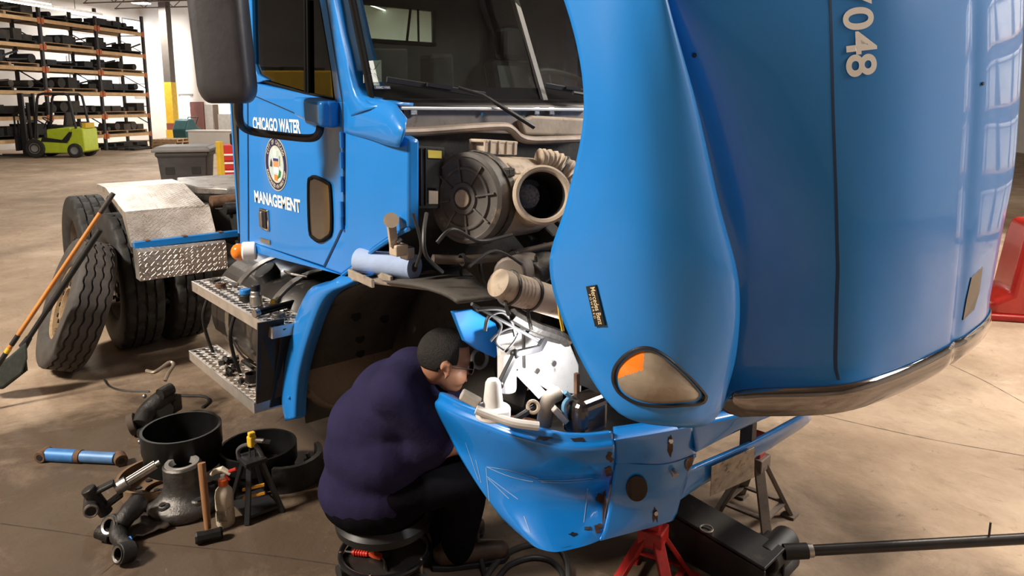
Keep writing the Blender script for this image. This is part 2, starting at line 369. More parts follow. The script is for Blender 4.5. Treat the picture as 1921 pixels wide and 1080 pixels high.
for s0, s1 in zip(SS, SS[1:]):
    for z in LV:
        for l in (LF - .03, LB): MB().bx(s0 + .05, s1 - .05, l - .03, l + .03, z - .07, z + .06).build('beam', BEAM, rk, 0)
        MB().bx(s0 + .06, s1 - .06, LF, LB, z + .055, z + .075).build('deck', DECK, rk, 0)
        for e in (s0 + .08, s1 - .08): MB().bx(e - .06, e + .06, LF - .075, LF - .06, z - .12, z + .1).build('beam_clip', CLIP, rk, 0)
DK = [mat('dark_load_%d' % i, c, .7, .1, var=.5, scale=5) for i, c in enumerate([(.022, .02, .019), (.04, .035, .03), (.075, .062, .05), (.028, .03, .034)])]
WOOD = mat('pallet_wood', (.45, .30, .17), .8, var=.3, scale=8, stretch=(1, 6, 6))
rnd = random.Random(3)
BAYN = ['nearest bay', 'second bay', 'third bay', 'fourth bay', 'far end bay']
LVN = ['lowest', 'second', 'third', 'fourth', 'fifth', 'topmost']
SHAPES = []
def load(name, label, x, z, wide, top):
    t = thing(name, label, 'stored parts', bpt(0, 0), BANG, 'dark parts stored on the pallet rack'); t.location = bpt(x, -(LF + .5), z)
    pl = MB()
    for i in range(5): pl.bx(-wide / 2, wide / 2, -.45 + i * .2, -.33 + i * .2, .09, .115)
    for q in (-wide / 2 + .05, 0, wide / 2 - .05): pl.bx(q - .05, q + .05, -.45, .47, 0, .09)
    pl.build('pallet', WOOD if rnd.random() < .5 else DK[1], t, 0)
    m = MB(); k = rnd.randint(3, 5)
    for i in range(k):
        h = rnd.uniform(.12, top); cx = -wide / 2 + wide * (i + .5) / k; ww = wide / k * rnd.uniform(.7, 1.1); r = rnd.random()
        if r < .45: m.bx(cx - ww / 2, cx + ww / 2, rnd.uniform(-.48, -.3), rnd.uniform(.1, .45), .115, .115 + h)
        elif r < .75: m.cyl((cx, -.4, .115 + h / 2), (cx, .4, .115 + h / 2), h / 2, n=10)
        else:
            m.cyl((cx, 0, .115), (cx, 0, .115 + h), ww / 2.2, n=10); m.bar((cx - ww, -.3, .2), (cx + ww, -.35, .115 + h), .06, .06)
    m.build('stacked_parts', rnd.choice(DK), t, 30)
for bi, (s0, s1) in enumerate(zip(SS, SS[1:])):
    for li, z in enumerate([.0] + LV):
        if li == 0: continue
        lab = 'dark parts pallet on the %s beam level of the rack, %s' % (LVN[li - 1], BAYN[bi])
        if li == 6: load('parts_pallet', lab, (s0 + s1) / 2, z + .078, 2.3, .62 if bi < 3 else .22)
        else: load('parts_pallet', lab, (s0 + s1) / 2, z + .078, 2.45, .42)
for k, s in enumerate((24.2, 27.0)): load('parts_pallet', 'dark parts pallet on the floor under the rack, %s' % ('fourth bay' if k == 0 else 'far end bay'), s, 0, 2.3, .3)

# ------------------------------------------------------------------ forklift
LIME = mat('lime_paint', (.50, .62, .03), .42, var=.1, coat=.2); HUB = mat('wheel_hub_grey', (.25, .25, .24), .6)
fp = pZ(118, 294); fk = thing('forklift', 'lime green forklift with black mast parked before the pallet rack', 'forklift', fp, math.atan2(RIGHT.y, RIGHT.x) + R(4))
# local x to the right in the picture (rear), y away
def prof(m, pts, y0, y1): return m.prism([(x, y0, z) for x, z in pts], (0, y1 - y0, 0))
prof(MB(), [(-.75, .30), (-.72, .62), (-.50, .66), (.15, .52), (.45, .50), (.62, .78), (.62, 1.02), (.98, 1.02), (1.02, .95), (1.02, .22), (.85, .16), (-.55, .16)], -.5, .5).build('chassis', LIME, fk, 30, bevel=.03)
prof(MB(), [(-.30, .62), (-.28, .98), (.52, 1.06), (.58, .80), (.40, .56)], -.36, .36).build('engine_hood', LIME, fk, 30, bevel=.04)
prof(MB(), [(-.42, .56), (-.35, .72), (.30, .62), (.56, .90), (.66, .88), (.46, .52)], -.515, -.505).build('side_panel', BLACK, fk, 0)
m = MB(); m.bx(-.22, .28, -.26, .26, 1.0, 1.12); m.bar((.28, 0, 1.1), (.36, 0, 1.55), .48, .1); m.build('seat', BLACK, fk, 30, bevel=.03)
for y in (-.46, .46):
    MB().tube([(-.62, y, .64), (-.42, y, 2.02), (-.36, y, 2.16), (-.2, y, 2.2), (.5, y, 2.2), (.62, y, 2.12), (.78, y, 1.0)], .045, 8).build('guard_post', BLACK, fk)
m = MB()
for i in range(8): m.bar((-.3 + i * .12, -.46, 2.2), (-.3 + i * .12, .46, 2.2), .03, .03)
m.build('overhead_guard', BLACK, fk, 0)
for y in (-.33, .33):
    m = MB(); m.bx(-1.12, -.96, y - .05, y + .05, .05, 2.22); m.build('mast_rail', BLACK, fk, 0)
m = MB(); m.bx(-1.08, -1.0, -.33, .33, 2.1, 2.2); m.bx(-1.08, -1.0, -.33, .33, 1.2, 1.3); m.cyl((-1.02, 0, .1), (-1.02, 0, 1.9), .06, n=10); m.build('lift_cylinder', DARKIRON, fk, 30)
m = MB(); m.bx(-1.25, -1.16, -.55, .55, .25, .75)
for i in range(6): m.bx(-1.24, -1.2, -.52 + i * .2, -.48 + i * .2, .75, 1.5)
m.bx(-1.24, -1.2, -.55, .55, 1.5, 1.55); m.build('carriage', BLACK, fk, 0)
for y in (-.3, .3): MB().bx(-2.2, -1.2, y - .06, y + .06, .05, .10).build('fork', BLACK, fk, 0)
m = MB(); m.cyl((-.58, .05, 1.0), (-.42, .02, 1.28), .02, n=6); m.torus((-.4, .02, 1.3), (.6, 0, 1), .16, .02, 20, 6); m.build('steering_wheel', BLACK, fk)
for x, r_ in ((-.62, .33), (.70, .25)):
    for y in (-.44, .44):
        wl = MB().lathe([(.12, -.12), (r_ - .03, -.12), (r_, -.09), (r_, .09), (r_ - .03, .12), (.12, .12)], (x, y, r_), (0, 1, 0), 24).build('wheel', RUBBER, fk)
        MB().lathe([(0, -.10), (.10, -.10), (r_ * .55, -.125), (r_ * .55, .125), (.1, .1), (0, .1)], (x, y, r_), (0, 1, 0), 20).build('hub', HUB, wl)
MB().bx(.90, 1.03, -.3, .3, 1.02, 1.2).build('tail_lamp', YELLOW, fk, 0)

# ------------------------------------------------------------------ smaller background things
cp = pZ(327, 266); cl = thing('roof_column', 'dark steel roof column with a yellow and red painted foot', 'column', cp, BANG)
MB().bx(-.19, .19, -.19, .19, 2.9, ZC - .02).build('column_shaft', mat('dark_column_paint', (.10, .085, .075), .6), cl, 0)
MB().bx(-.20, .20, -.20, .20, .9, 2.9).build('yellow_band', YELLOW, cl, 0); MB().bx(-.21, .21, -.21, .21, .6, .92).build('red_band', mat('dark_red_band', (.25, .06, .04), .6), cl, 0)
MB().bx(-.24, .24, -.24, .24, 0, .6).build('yellow_guard', YELLOW, cl, 0)
def pallet(p, rz, label, n):
    t = thing('wooden_pallet', label, 'pallet', p, rz, 'pallets on the floor by the column')
    for i in range(6): MB().bx(-.6, .6, -.5 + i * .18, -.39 + i * .18, .11, .135).build('board', WOOD, t, 0)
    for x in (-.55, 0, .55): MB().bx(x - .045, x + .045, -.5, .51, .02, .11).build('stringer', WOOD, t, 0)
    for y in (-.5, 0, .4): MB().bx(-.6, .6, y, y + .1, 0, .02).build('base_board', WOOD, t, 0)
q = pZ(322, 278)
for k in range(3): pallet(q + Vector((.02 * k, 0, k * .137)), BANG + .1 * k, ['bottom', 'middle', 'top'][k] + ' pallet of the low stack before the yellow column foot', 3)
q2 = pZ(250, 280)
t = thing('flat_steel_bundle', 'dark flat steel bars laid over the floor pallets by the rack end', 'steel bars', q2, BANG)
for k in range(5): MB().bx(-.7, .7, -.6 + k * .25, -.42 + k * .25, .0 + .03 * (k % 2), .07 + .03 * (k % 2)).build('steel_bar', DK[k % 4], t, 0)
tq = pZ(352, 272); t = thing('floor_scrubber', 'teal floor scrubber standing beside the yellow column foot', 'cleaning machine', tq, BANG)
TEAL = mat('teal_plastic', (.02, .10, .11), .5)
prof(MB(), [(-.5, .12), (-.55, .7), (-.3, 1.15), (.1, 1.2), (.3, .85), (.6, .75), (.6, .12)], -.35, .35).build('tank', TEAL, t, 30, bevel=.06)
MB().tube([(.3, -.25, .85), (.55, -.25, 1.25), (.55, .25, 1.25), (.3, .25, .85)], .03, 8).build('push_bar', BLACK, t)
for x in (-.35, .4): MB().cyl((x, -.37, .14), (x, .37, .14), .14, n=16).build('wheel', RUBBER, t)
wc = pZ(398, 285); t = thing('white_counter', 'long low white counter standing before the far back wall', 'counter', wc, BANG)
MB().bx(-.3, .3, -1.5, .78, 0, .80).build('counter_body', WALL, t, 0); MB().bx(-.36, .36, -1.56, .84, .80, .85).build('counter_top', WALL, t, 0, bevel=.01)
# bin
bp_ = pD(357, 392, 12.4); bp_.z = 0; t = thing('waste_bin', 'dark grey square waste bin with a flat lid behind the tractor', 'bin', bp_, math.atan2(RIGHT.y, RIGHT.x) + R(14))
BIN = mat('bin_plastic', (.055, .055, .058), .6, var=.2)
m = MB(); rows = []
for z, hw in ((0, .30), (.2, .32), (.98, .38), (1.0, .41), (1.06, .41)): rows.append([Vector((sx * hw, sy * hw, z)) for sx, sy in ((-1, -1), (1, -1), (1, 1), (-1, 1))])
m.loft(rows, True, True).build('bin_body', BIN, t, 0, bevel=.02)
MB().loft([[Vector((sx * hw, sy * hw, z)) for sx, sy in ((-1, -1), (1, -1), (1, 1), (-1, 1))] for z, hw in ((1.065, .45), (1.11, .45), (1.15, .40), (1.16, .38))], True, True).build('bin_lid', mat('bin_lid_plastic', (.16, .15, .145), .55), t, 0, bevel=.012)
for sx in (-1, 1): MB().bx(sx * .20 - .07, sx * .20 + .07, -.37, -.33, .70, .82).build('handle_recess', BLACK, t, 0)
# tool chest and post
tp = pD(441, 400, 11.6); tp.z = 0; t = thing('tool_chest', 'red tool chest with pale drawer rails half hidden behind the cab', 'tool chest', tp, math.atan2(RIGHT.y, RIGHT.x) + R(12))
REDC = mat('red_chest_paint', (.50, .03, .025), .35, var=.06)
MB().bx(-.13, .5, -.25, .25, .12, 1.22).build('chest_body', REDC, t, 0, bevel=.01)
for k in range(7):
    d_ = MB().bx(-.11, .48, -.27, -.25, .2 + k * .13, .31 + k * .13).build('drawer', REDC, t, 0)
    MB().bx(-.10, .47, -.285, -.27, .28 + k * .13, .305 + k * .13).build('drawer_rail', WHITEP, d_, 0)
for x in (-.08, .4): MB().cyl((x, -.03, .06), (x, .03, .06), .06, n=12).build('caster', RUBBER, t)
MB().bx(.02, .4, -.2, .2, 1.22, 1.40).build('top_box', BLACK, t, 0, bevel=.02)
yp = pD(420, 400, 10.9); yp.z = 0; t = thing('yellow_post', 'yellow square post beside the red tool chest', 'post', yp, .3)
MB().bx(-.04, .04, -.04, .04, .01, 1.30).build('post_shaft', YELLOW, t, 0, bevel=.008); MB().bx(-.1, .1, -.1, .1, 0, .012).build('foot_plate', YELLOW, t, 0)

# shelf of white crates on the far side of the bay: it mirrors in the flank of the hood
CRATE = mat('white_crate', (.78, .77, .75), .5, var=.06); SHX0, SHY = .6, 9.3
shf = thing('storage_shelf', 'tall shelf whose reflection shows in the right flank of the hood', 'shelf', (SHX0, SHY, 0))
for i in range(6):
    for y in (0, .6): MB().bx(i * .9 - .03, i * .9 + .03, y - .03, y + .03, 0, 4.3).build('shelf_post', UPR, shf, 0)
for z in (.15, 1.1, 2.05, 3.0, 3.95): MB().bx(-.03, 4.53, -.05, .65, z - .04, z).build('shelf_board', BEAM, shf, 0)
for li, z in enumerate((.15, 1.1, 2.05, 3.0)):
    for i in range(5):
        c = thing('white_crate', 'white crate on the shelf mirrored in the flank of the hood', 'crate', (SHX0 + .45 + i * .9, SHY + .28, z), group='white crates on the far shelf')
        MB().loft([[V_ for V_ in (Vector((sx * hw, sy * hw * .7, zz)) for sx, sy in ((-1, -1), (1, -1), (1, 1), (-1, 1)))] for zz, hw in ((.0, .33), (.62, .38))], True, True).build('crate_body', CRATE, c, 0, bevel=.03)
        MB().bx(-.40, .40, -.29, .29, .62, .68).build('crate_rim', CRATE, c, 0, bevel=.015)

# yellow gantry cart beside the bay, out of frame: it mirrors in the passenger door window
def mirr(x, y, d): p = pD(x, y, d); p.y = 2 * -1.05 - p.y; return p
g0, g1 = mirr(488, 160, 9.0), mirr(628, 160, 9.0); gz0, gz1 = mirr(555, 186, 9).z, mirr(555, 134, 9).z
t = thing('gantry_cart', 'yellow steel gantry cart whose reflection shows in the door window', 'cart', ((g0.x + g1.x) / 2, (g0.y + g1.y) / 2, 0))
oc = t.location.copy(); e0, e1 = g0 - oc, g1 - oc; e0.z = e1.z = (gz0 + gz1) / 2
MB().bar(e0, e1, .5, gz1 - gz0).build('gantry_beam', YELLOW, t, 0, bevel=.02)
for k in (.08, .92): q = e0.lerp(e1, k); MB().bar(Vector((q.x, q.y, .1)), Vector((q.x, q.y, gz0)), .16, .16).build('gantry_leg', YELLOW, t, 0); MB().cyl(Vector((q.x - .05, q.y, .1)), Vector((q.x + .05, q.y, .1)), .1, n=16).build('gantry_wheel', RUBBER, t)
for k in (.25, .55): q = e0.lerp(e1, k); MB().bar(q + Vector((0, 0, -.2)), q + Vector((0, 0, .22)), .54, .12).build('black_strap', BLACK, t, 0)
# ------------------------------------------------------------------ the tractor: hood and bumper
from mathutils.bvhtree import BVHTree
tr = thing('truck_tractor', 'blue truck tractor with its hood tilted forward and front wheel removed', 'truck')
def smooth_grid(rows, ku=5, kv=5):
    rows = [spline(r, ku) for r in rows]
    return [list(r) for r in zip(*[spline(c, kv) for c in zip(*rows)])]
V = Vector
YC = .2                                                  # middle of the hood
def hood_half():
    # columns: edge, side, rounding, shoulder, valley, rise, seam, corner, groove edge, groove; rows from the front end (low) to the rear end (high)
    rows = [
        [(1.435, -.83, 1.002), (1.452, -.78, .994), (1.458, -.72, .992), (1.438, -.64, 1.0), (1.42, -.575, 1.01), (1.445, -.535, 1.03), (1.655, -.41, 1.075), (1.722, -.19, 1.085), (1.748, .10, 1.09), (1.742, .2, 1.09)],
        [(1.345, -.975, 1.055), (1.43, -.91, 1.05), (1.475, -.81, 1.05), (1.462, -.66, 1.06), (1.425, -.575, 1.07), (1.465, -.525, 1.08), (1.660, -.405, 1.12), (1.726, -.185, 1.13), (1.750, .10, 1.13), (1.742, .2, 1.13)],
        [(1.20, -1.0, 1.21), (1.36, -.975, 1.21), (1.47, -.88, 1.21), (1.505, -.69, 1.21), (1.445, -.58, 1.21), (1.50, -.51, 1.21), (1.658, -.40, 1.22), (1.728, -.18, 1.22), (1.752, .10, 1.22), (1.742, .2, 1.22)],
        [(1.105, -1.0, 1.405), (1.30, -.995, 1.4), (1.44, -.93, 1.4), (1.520, -.735, 1.4), (1.46, -.60, 1.4), (1.53, -.505, 1.4), (1.650, -.40, 1.4), (1.724, -.18, 1.4), (1.752, .10, 1.4), (1.740, .2, 1.4)],
        [(1.17, -1.0, 1.60), (1.32, -.995, 1.6), (1.43, -.94, 1.6), (1.490, -.79, 1.6), (1.445, -.66, 1.6), (1.525, -.57, 1.6), (1.636, -.415, 1.6), (1.716, -.195, 1.6), (1.745, .10, 1.6), (1.732, .2, 1.6)],
        [(1.235, -1.01, 1.85), (1.335, -.995, 1.85), (1.41, -.945, 1.85), (1.452, -.845, 1.85), (1.425, -.75, 1.85), (1.505, -.66, 1.85), (1.62, -.43, 1.85), (1.70, -.21, 1.85), (1.735, .10, 1.85), (1.722, .2, 1.85)],
        [(1.16, -1.005, 2.10), (1.27, -.995, 2.1), (1.36, -.97, 2.1), (1.415, -.925, 2.1), (1.405, -.87, 2.1), (1.465, -.80, 2.1), (1.60, -.455, 2.1), (1.68, -.23, 2.1), (1.718, .10, 2.1), (1.705, .2, 2.1)],
        [(1.0, -1.0, 2.32), (1.16, -1.0, 2.32), (1.30, -.985, 2.32), (1.37, -.96, 2.32), (1.375, -.92, 2.32), (1.43, -.86, 2.32), (1.575, -.48, 2.32), (1.655, -.25, 2.32), (1.695, .10, 2.32), (1.685, .2, 2.32)],
    ]
    return [[V(p) for p in r] for r in rows]
H0 = hood_half()
for r in H0[1:]: r[4].x -= .07; r[4].y += .02; r[5].x -= .06; r[6].x -= .018
def far(p): k = 1 + .42 * max(0, min(1, (p.z - 1.15) / .5)); return V((p.x, YC + (YC - p.y) * k, p.z))
full = [r + [far(p) for p in reversed(r[:-1])] for r in H0]
G = smooth_grid(full, 6, 7)
hood = MB().loft(G).build('hood', BLUE, tr, 60, solid=.012, out=(1, -.3, 0))
hb = bmesh.new(); hb.from_mesh(hood.data); HB = BVHTree.FromBMesh(hb); hb.free()
def hit(x, y, off=0.):
    r = ray(x, y).normalized(); loc, n, i, d = HB.ray_cast(CAM, r)
    if loc is None: return None
    if n.dot(r) > 0: n = -n
    return loc + n * off
def drape(me, off):                                      # lay a flat print on the curved hood
    bm = bmesh.new(); bm.from_mesh(me); bmesh.ops.triangulate(bm, faces=bm.faces)
    for _ in range(2): bmesh.ops.subdivide_edges(bm, edges=[e for e in bm.edges if e.calc_length() > .006], cuts=2, use_grid_fill=True); bmesh.ops.triangulate(bm, faces=bm.faces)
    bm.to_mesh(me); bm.free()
    for v in me.vertices:
        loc, n, i, d = HB.find_nearest(v.co)
        if n.dot(loc - CAM) > 0: n = -n
        v.co = loc + n * off
# panel seams
for x_, w_ in ((-.405, .0035),):
    for sgn in (1, -1):
        rows = []
        for k in range(40):
            z = 1.09 + k * .03
            yy = x_ - max(0, (z - 1.4)) * .075
            if sgn < 0: yy = 2 * YC - yy
            a = HB.ray_cast(V((3, yy - w_, z)), V((-1, 0, 0)))[0]; c = HB.ray_cast(V((3, yy + w_, z)), V((-1, 0, 0)))[0]
            if a and c: rows.append([a + V((.0012, 0, 0)), c + V((.0012, 0, 0))])
        MB().loft(rows).build('hood_seam', mat('seam_dark_blue', (.004, .03, .10), .6, var=.1), hood, 0)
# bright grille surround wrapped round the low end of the hood
ch = []; cols = range(25, len(G[0]) - 25)
for j, i in enumerate(cols):
    t = min(1, min(j, len(cols) - 1 - j) / 5.0); p = G[0][i]; q = G[2][i]; h = .012 + .075 * t
    ch.append([p + V((.006, 0, .004)), p + V((.010, 0, -h * .3)), p + V((.006, 0, -h * .7)), p + V((-.012, 0, -h)), p + V((-.06, 0, -h * 1.02)), p + V((-.12, 0, -h * .9))])
MB().loft(ch).build('grille_surround', mat('dark_chrome', (.24, .22, .21), .07, 1, var=.05), hood, 40, solid=.004, label='bright chrome grille surround')
# grille bars inside the surround (they face the floor)
for k in range(5):
    yy = YC + (k - 2) * .2
    MB().bar((1.36, yy, 1.0), (1.66 - abs(k - 2) * .03, yy, 1.05), .02, .02).build('grille_bar', BLACK, hood, 0)
MB().prism([(1.30, YC - .5, 1.10), (1.62, YC - .5, 1.12), (1.68, YC, 1.13), (1.62, YC + .5, 1.12), (1.30, YC + .5, 1.10)], (0, 0, .02)).build('grille_screen', BLACKVOID, hood, 0)
# small side vent on the far shoulder
vq = [hit(*p, .003) for p in ((1821, 520), (1842, 500), (1836, 545), (1826, 580), (1805, 600), (1812, 560))]
if all(vq): MB().prism(vq, (-.004, 0, 0)).build('hood_vent', BLACKGLOSS, hood, 0)
# headlamp
hl = [(1156, 702), (1162, 685), (1178, 668), (1200, 657), (1222, 657), (1244, 668), (1266, 686), (1290, 708), (1310, 730), (1316, 742), (1306, 753), (1270, 757), (1230, 758), (1195, 752), (1170, 738), (1158, 720)]
hl = spline([V((x, y, 0)) for x, y in hl], 8, True)
cx, cy = 1226, 710
def ring(k, off): return [hit(cx + (p.x - cx) * k, cy + (p.y - cy) * k, off) for p in hl]
r1 = ring(1.0, .004); r0 = ring(1.10, .003); r2 = ring(.97, -.012)
lamp = MB().loft([ring(1.13, .001), ring(1.09, .007), ring(1.03, .008), ring(.99, -.006)], True).build('headlamp', BLACK, hood, 40)
LK = [(1 - i * .05, -.002 + .021 * math.sin(i * .05 * math.pi / 2) ** .8) for i in range(20)] + [(.002, .019)]
def lens(name, test, m, lab):
    rows = [ring(k, o) for k, o in LK]
    pts = [p for r in rows for p in r]; n = len(hl); mb = MB()
    fs = []
    for i in range(len(rows) - 1):
        for j in range(n):
            k = LK[i][0]; px = cx + (hl[j].x - cx) * k; py = cy + (hl[j].y - cy) * k
            if test(px, py): fs.append((i * n + j, i * n + (j + 1) % n, (i + 1) * n + (j + 1) % n, (i + 1) * n + j))
    mb.add(pts, fs); return mb.build(name, m, lamp, 60, label=lab)
amb = lambda px, py: py < 713 - (px - 1150) * .45 and px < 1207
lens('turn_signal_lens', lambda x, y: amb(x, y), ORANGE, 'amber turn signal lens')
lens('headlamp_lens', lambda x, y: not amb(x, y), mat('lamp_lens_clear', (.30, .245, .185), .10, .0, var=.15, scale=14, coat=1.0, spec=.8), 'clear headlamp lens')
# maker's badge on the fender
bq = [hit(*p, .004) for p in ((1101, 536), (1120, 535), (1138, 609), (1118, 611))]
bx_ = (bq[3] - bq[0]).normalized(); by_ = (bq[1] - bq[0])
BM_ = basis((bq[0] + bq[1] + bq[2] + bq[3]) / 4, bx_, by_); hgt = by_.length; lng = (bq[3] - bq[0]).length
mb = MB(); mb.bx(-lng / 2, lng / 2, -hgt / 2, hgt / 2, -.004, .002, BM_); badge = mb.build('maker_badge', BLACKGLOSS, hood, 0, bevel=.001, label='black badge reading Mercedes Benz')
GOLD = mat('gold_letters', (.80, .66, .42), .4, .3, var=.05)
def fit_text(name, body, m, parent, M, width, height, depth=.001, offset=0., drp=None, spacing=1.):
    me = text_obj('_raw', body, m, None, 1, Matrix.Identity(4), depth=0, offset=offset, spacing=spacing)
    xs = [v.co.x for v in me.vertices]; ys = [v.co.y for v in me.vertices]
    sx = width / (max(xs) - min(xs)); sy = height / (max(ys) - min(ys)); mx = (max(xs) + min(xs)) / 2; my = (max(ys) + min(ys)) / 2
    me.transform(M @ Matrix.Diagonal((sx, sy, 1, 1)) @ Matrix.Translation((-mx, -my, 0)))
    if drp: drape(me, drp)
    o = bpy.data.objects.new(name, me); col.objects.link(o); finish(o, m, 0); o.parent = parent; return o
fit_text('badge_lettering', 'Mercedes Benz', GOLD, badge, BM_ @ Matrix.Translation((0, hgt * .16, .003)), lng * .92, hgt * .46, offset=.01)
fit_text('badge_subline', 'P O W E R E D', GOLD, badge, BM_ @ Matrix.Translation((0, -hgt * .26, .003)), lng * .6, hgt * .2, offset=.01)
# fleet number, reading downwards
na = hit(1578, 118); nb = hit(1646, 112); nt_ = hit(1609, 35); nb8 = hit(1613, 122)
dn = (nb8 - nt_).normalized(); rt = (nb - na)
for chx, (px, py) in zip('7048', ((1604, -11), (1609, 35), (1615, 80), (1615, 122))):
    c = hit(px, py); NM = basis(c, dn, rt)
    fit_text('fleet_number', chx, WHITEP, hood, NM, .058 if chx != '4' else .060, .094, offset=.02, drp=.003)
# black spots where bolts pass through
for x, y in ((1303, 103), (1842, 157)):
    c = hit(x, y, .002); n = HB.find_nearest(c)[1]; MB().cyl(c, c + n * .003, .006, n=10).build('rivet_hole', BLACK, hood)
# inner bracing that carries the hood
for yy in (-.6, 1.0): MB().tube([(1.38, yy, 1.1), (1.30, yy, 1.5), (1.2, yy, 2.2)], .025, 8).build('hood_brace', BLACK, hood)

# ------------------------------------------------------------------ bumper
bump = MB()
def zr(z, pts): return [pZ(x, y, z) for x, y in pts]
cap = [zr(.82, [(822, 747), (860, 767), (910, 786), (960, 804), (1040, 824), (1100, 828), (1150, 823)]),
       zr(.68, [(843, 818), (882, 842), (930, 862), (980, 876), (1045, 886), (1100, 888), (1150, 882)]),
       zr(.62, [(866, 862), (905, 882), (945, 894), (990, 900), (1045, 902), (1100, 902), (1148, 893)]),
       zr(.53, [(913, 934), (938, 944), (968, 952), (1008, 957), (1058, 952), (1100, 945), (1140, 935)]),
       zr(.45, [(962, 988), (982, 1008), (1005, 1026), (1040, 1035), (1080, 1028), (1105, 1021), (1125, 1013)])]
outn = [V((-.25, -1, 0)), V((0, -1, 0)), V((.12, -1, 0)), V((.3, -.95, 0)), V((.6, -.8, 0)), V((.9, -.45, 0)), V((1, -.35, 0))]
outn = [n.normalized() for n in outn]
lip1 = [p - n * .055 + V((0, 0, .004)) for p, n in zip(cap[0], outn)]
lip2 = [p - n * .010 + V((0, 0, .022)) for p, n in zip(cap[0], outn)]
out1 = [p + n * .012 + V((0, 0, -.03)) for p, n in zip(cap[0], outn)]
und = [p - n * .10 + V((0, 0, .02)) for p, n in zip(cap[4], outn)]
capg = smooth_grid([lip1, lip2, cap[0], out1] + cap[1:] + [und], 6, 4)
BUMPER = mat('bumper_blue', (.006, .185, .60), .28, var=.06, scale=4, coat=.8, dirt=((.02, .02, .025), -.04, 12))
bumper = MB().loft(capg).build('bumper', BUMPER, tr, 60, solid=.008, out=(.6, -1, .3), label='scratched blue bumper with wrap-round end cap')
bmesh_b = bmesh.new(); bmesh_b.from_mesh(bumper.data); BB = BVHTree.FromBMesh(bmesh_b); bmesh_b.free()
cen = [zr(.83, [(1150, 800), (1200, 793), (1250, 786), (1296, 780)]), zr(.82, [(1152, 822), (1200, 814), (1250, 806), (1298, 797)]), zr(.80, [(1153, 832), (1203, 826), (1253, 818), (1300, 808)]),
       zr(.71, [(1153, 866), (1203, 868), (1253, 866), (1306, 848)]), zr(.695, [(1152, 872), (1202, 876), (1254, 874), (1304, 858)]), zr(.56, [(1145, 935), (1195, 931), (1243, 925), (1282, 916)]), zr(.45, [(1127, 1014), (1180, 1000), (1225, 988), (1263, 976)])]
cen.append([p + V((-.08, .02, .01)) for p in cen[-1]])
cpanel = MB().loft(smooth_grid(cen, 5, 3)).build('bumper_centre', BUMPER, bumper, 50, solid=.008, out=(1, -.3, .3))
band = [zr(.83, [(1296, 780), (1350, 772), (1410, 762), (1470, 750)]), zr(.82, [(1298, 797), (1350, 787), (1410, 775), (1472, 761)]), zr(.80, [(1300, 808), (1352, 796), (1412, 781), (1474, 765)]), zr(.725, [(1306, 848), (1352, 824), (1404, 799), (1452, 777)])]
band.append([p + V((-.05, .0, .02)) for p in band[-1]])
MB().loft(smooth_grid(band, 5, 3)).build('bumper_band', BUMPER, bumper, 50, solid=.008, out=(1, -.3, .3))
barr = [zr(.60, [(1290, 876), (1330, 859), (1400, 829), (1462, 797), (1508, 767)]), zr(.60, [(1290, 884), (1330, 867), (1400, 836), (1465, 803), (1512, 772)]), zr(.575, [(1288, 896), (1330, 879), (1402, 847), (1468, 813), (1517, 778)]), zr(.50, [(1272, 940), (1326, 905), (1402, 867), (1460, 832), (1522, 786)])]
barr = barr + [[p + V((-.06, .0, .0)) for p in barr[-1]]]
rend = [r[-1] + V((-.12, .08, 0)) for r in barr]
barr = [r + [e] for r, e in zip(barr, rend)]
lowbar = MB().loft(smooth_grid(barr, 5, 3)).build('bumper_bar', BUMPER, bumper, 50, solid=.008, out=(1, -.2, .5))
m = MB(); a = pZ(1418, 800, .66); m.bar(a + V((-.03, 0, .20)), a + V((-.03, 0, -.12)), .05, .03, up=(0, 1, 0)); m.build('bumper_stay', BLACK, bumper, 0)
# blank plate hanging from the bar
pq = [pZ(*p, z) + V((.012, 0, 0)) for p, z in (((1329, 872), .60), ((1409, 836), .60), ((1409, 892), .44), ((1326, 928), .44))]
MB().prism(pq, (.003, -.001, 0)).build('licence_plate', mat('grimy_plate', (.36, .31, .26), .45, .5, var=.3, scale=20, dirt=((.08, .06, .05), .2, 25)), bumper, 0, bevel=.001, label='blank grimy licence plate')
# bolts, holes and rusty stains
RST = mat('rust_stain', (.07, .03, .018), .9, var=.4, scale=30)
def surf_hit(x, y, bvh):
    r = ray(x, y).normalized(); loc, n, i, d = bvh.ray_cast(CAM, r)
    if loc is None: return None, None
    if n.dot(r) > 0: n = -n
    return loc, n
b2 = bmesh.new(); b2.from_mesh(cpanel.data); CB = BVHTree.FromBMesh(b2); b2.free()
def blob(x, y, rx, ry, bvh, m, name, off=.0025, n=12, rs=0.):
    c, nn = surf_hit(x, y, bvh)
    if c is None: return
    pts = []
    for k in range(n):
        w_ = 1 + rs * math.sin(k * 2.3 + x)
        q, n2 = surf_hit(x + rx * w_ * math.cos(2 * math.pi * k / n), y + ry * w_ * math.sin(2 * math.pi * k / n), bvh)
        if q is None: q = c
        pts.append(q + nn * off)
    return MB().prism(pts, nn * -.002).build(name, m, bumper, 0)
for x, y in ((1145, 856), (1142, 883), (1126, 934), (1123, 991)): blob(x, y, 8, 9, BB, RST, 'rust_spot', rs=.2)
blob(1134, 962, 4, 44, BB, RST, 'rust_run', .0015, 16, .1)
for x, y in ((1075, 1002), (1103, 991), (1085, 824), (1020, 822)): blob(x, y, 7 if y > 900 else 14, 3.5, BB, BLACK, 'paint_chip', rs=.3)
for x, y in ((1257, 826), (1229, 962)):
    blob(x, y + 10, 5, 20, CB, RST, 'rust_run', .0012, 14, .15); c, nn = surf_hit(x, y, CB)
    if c: MB().cyl(c, c + nn * .008, .008, n=6).build('bolt_head', STEEL, bumper)
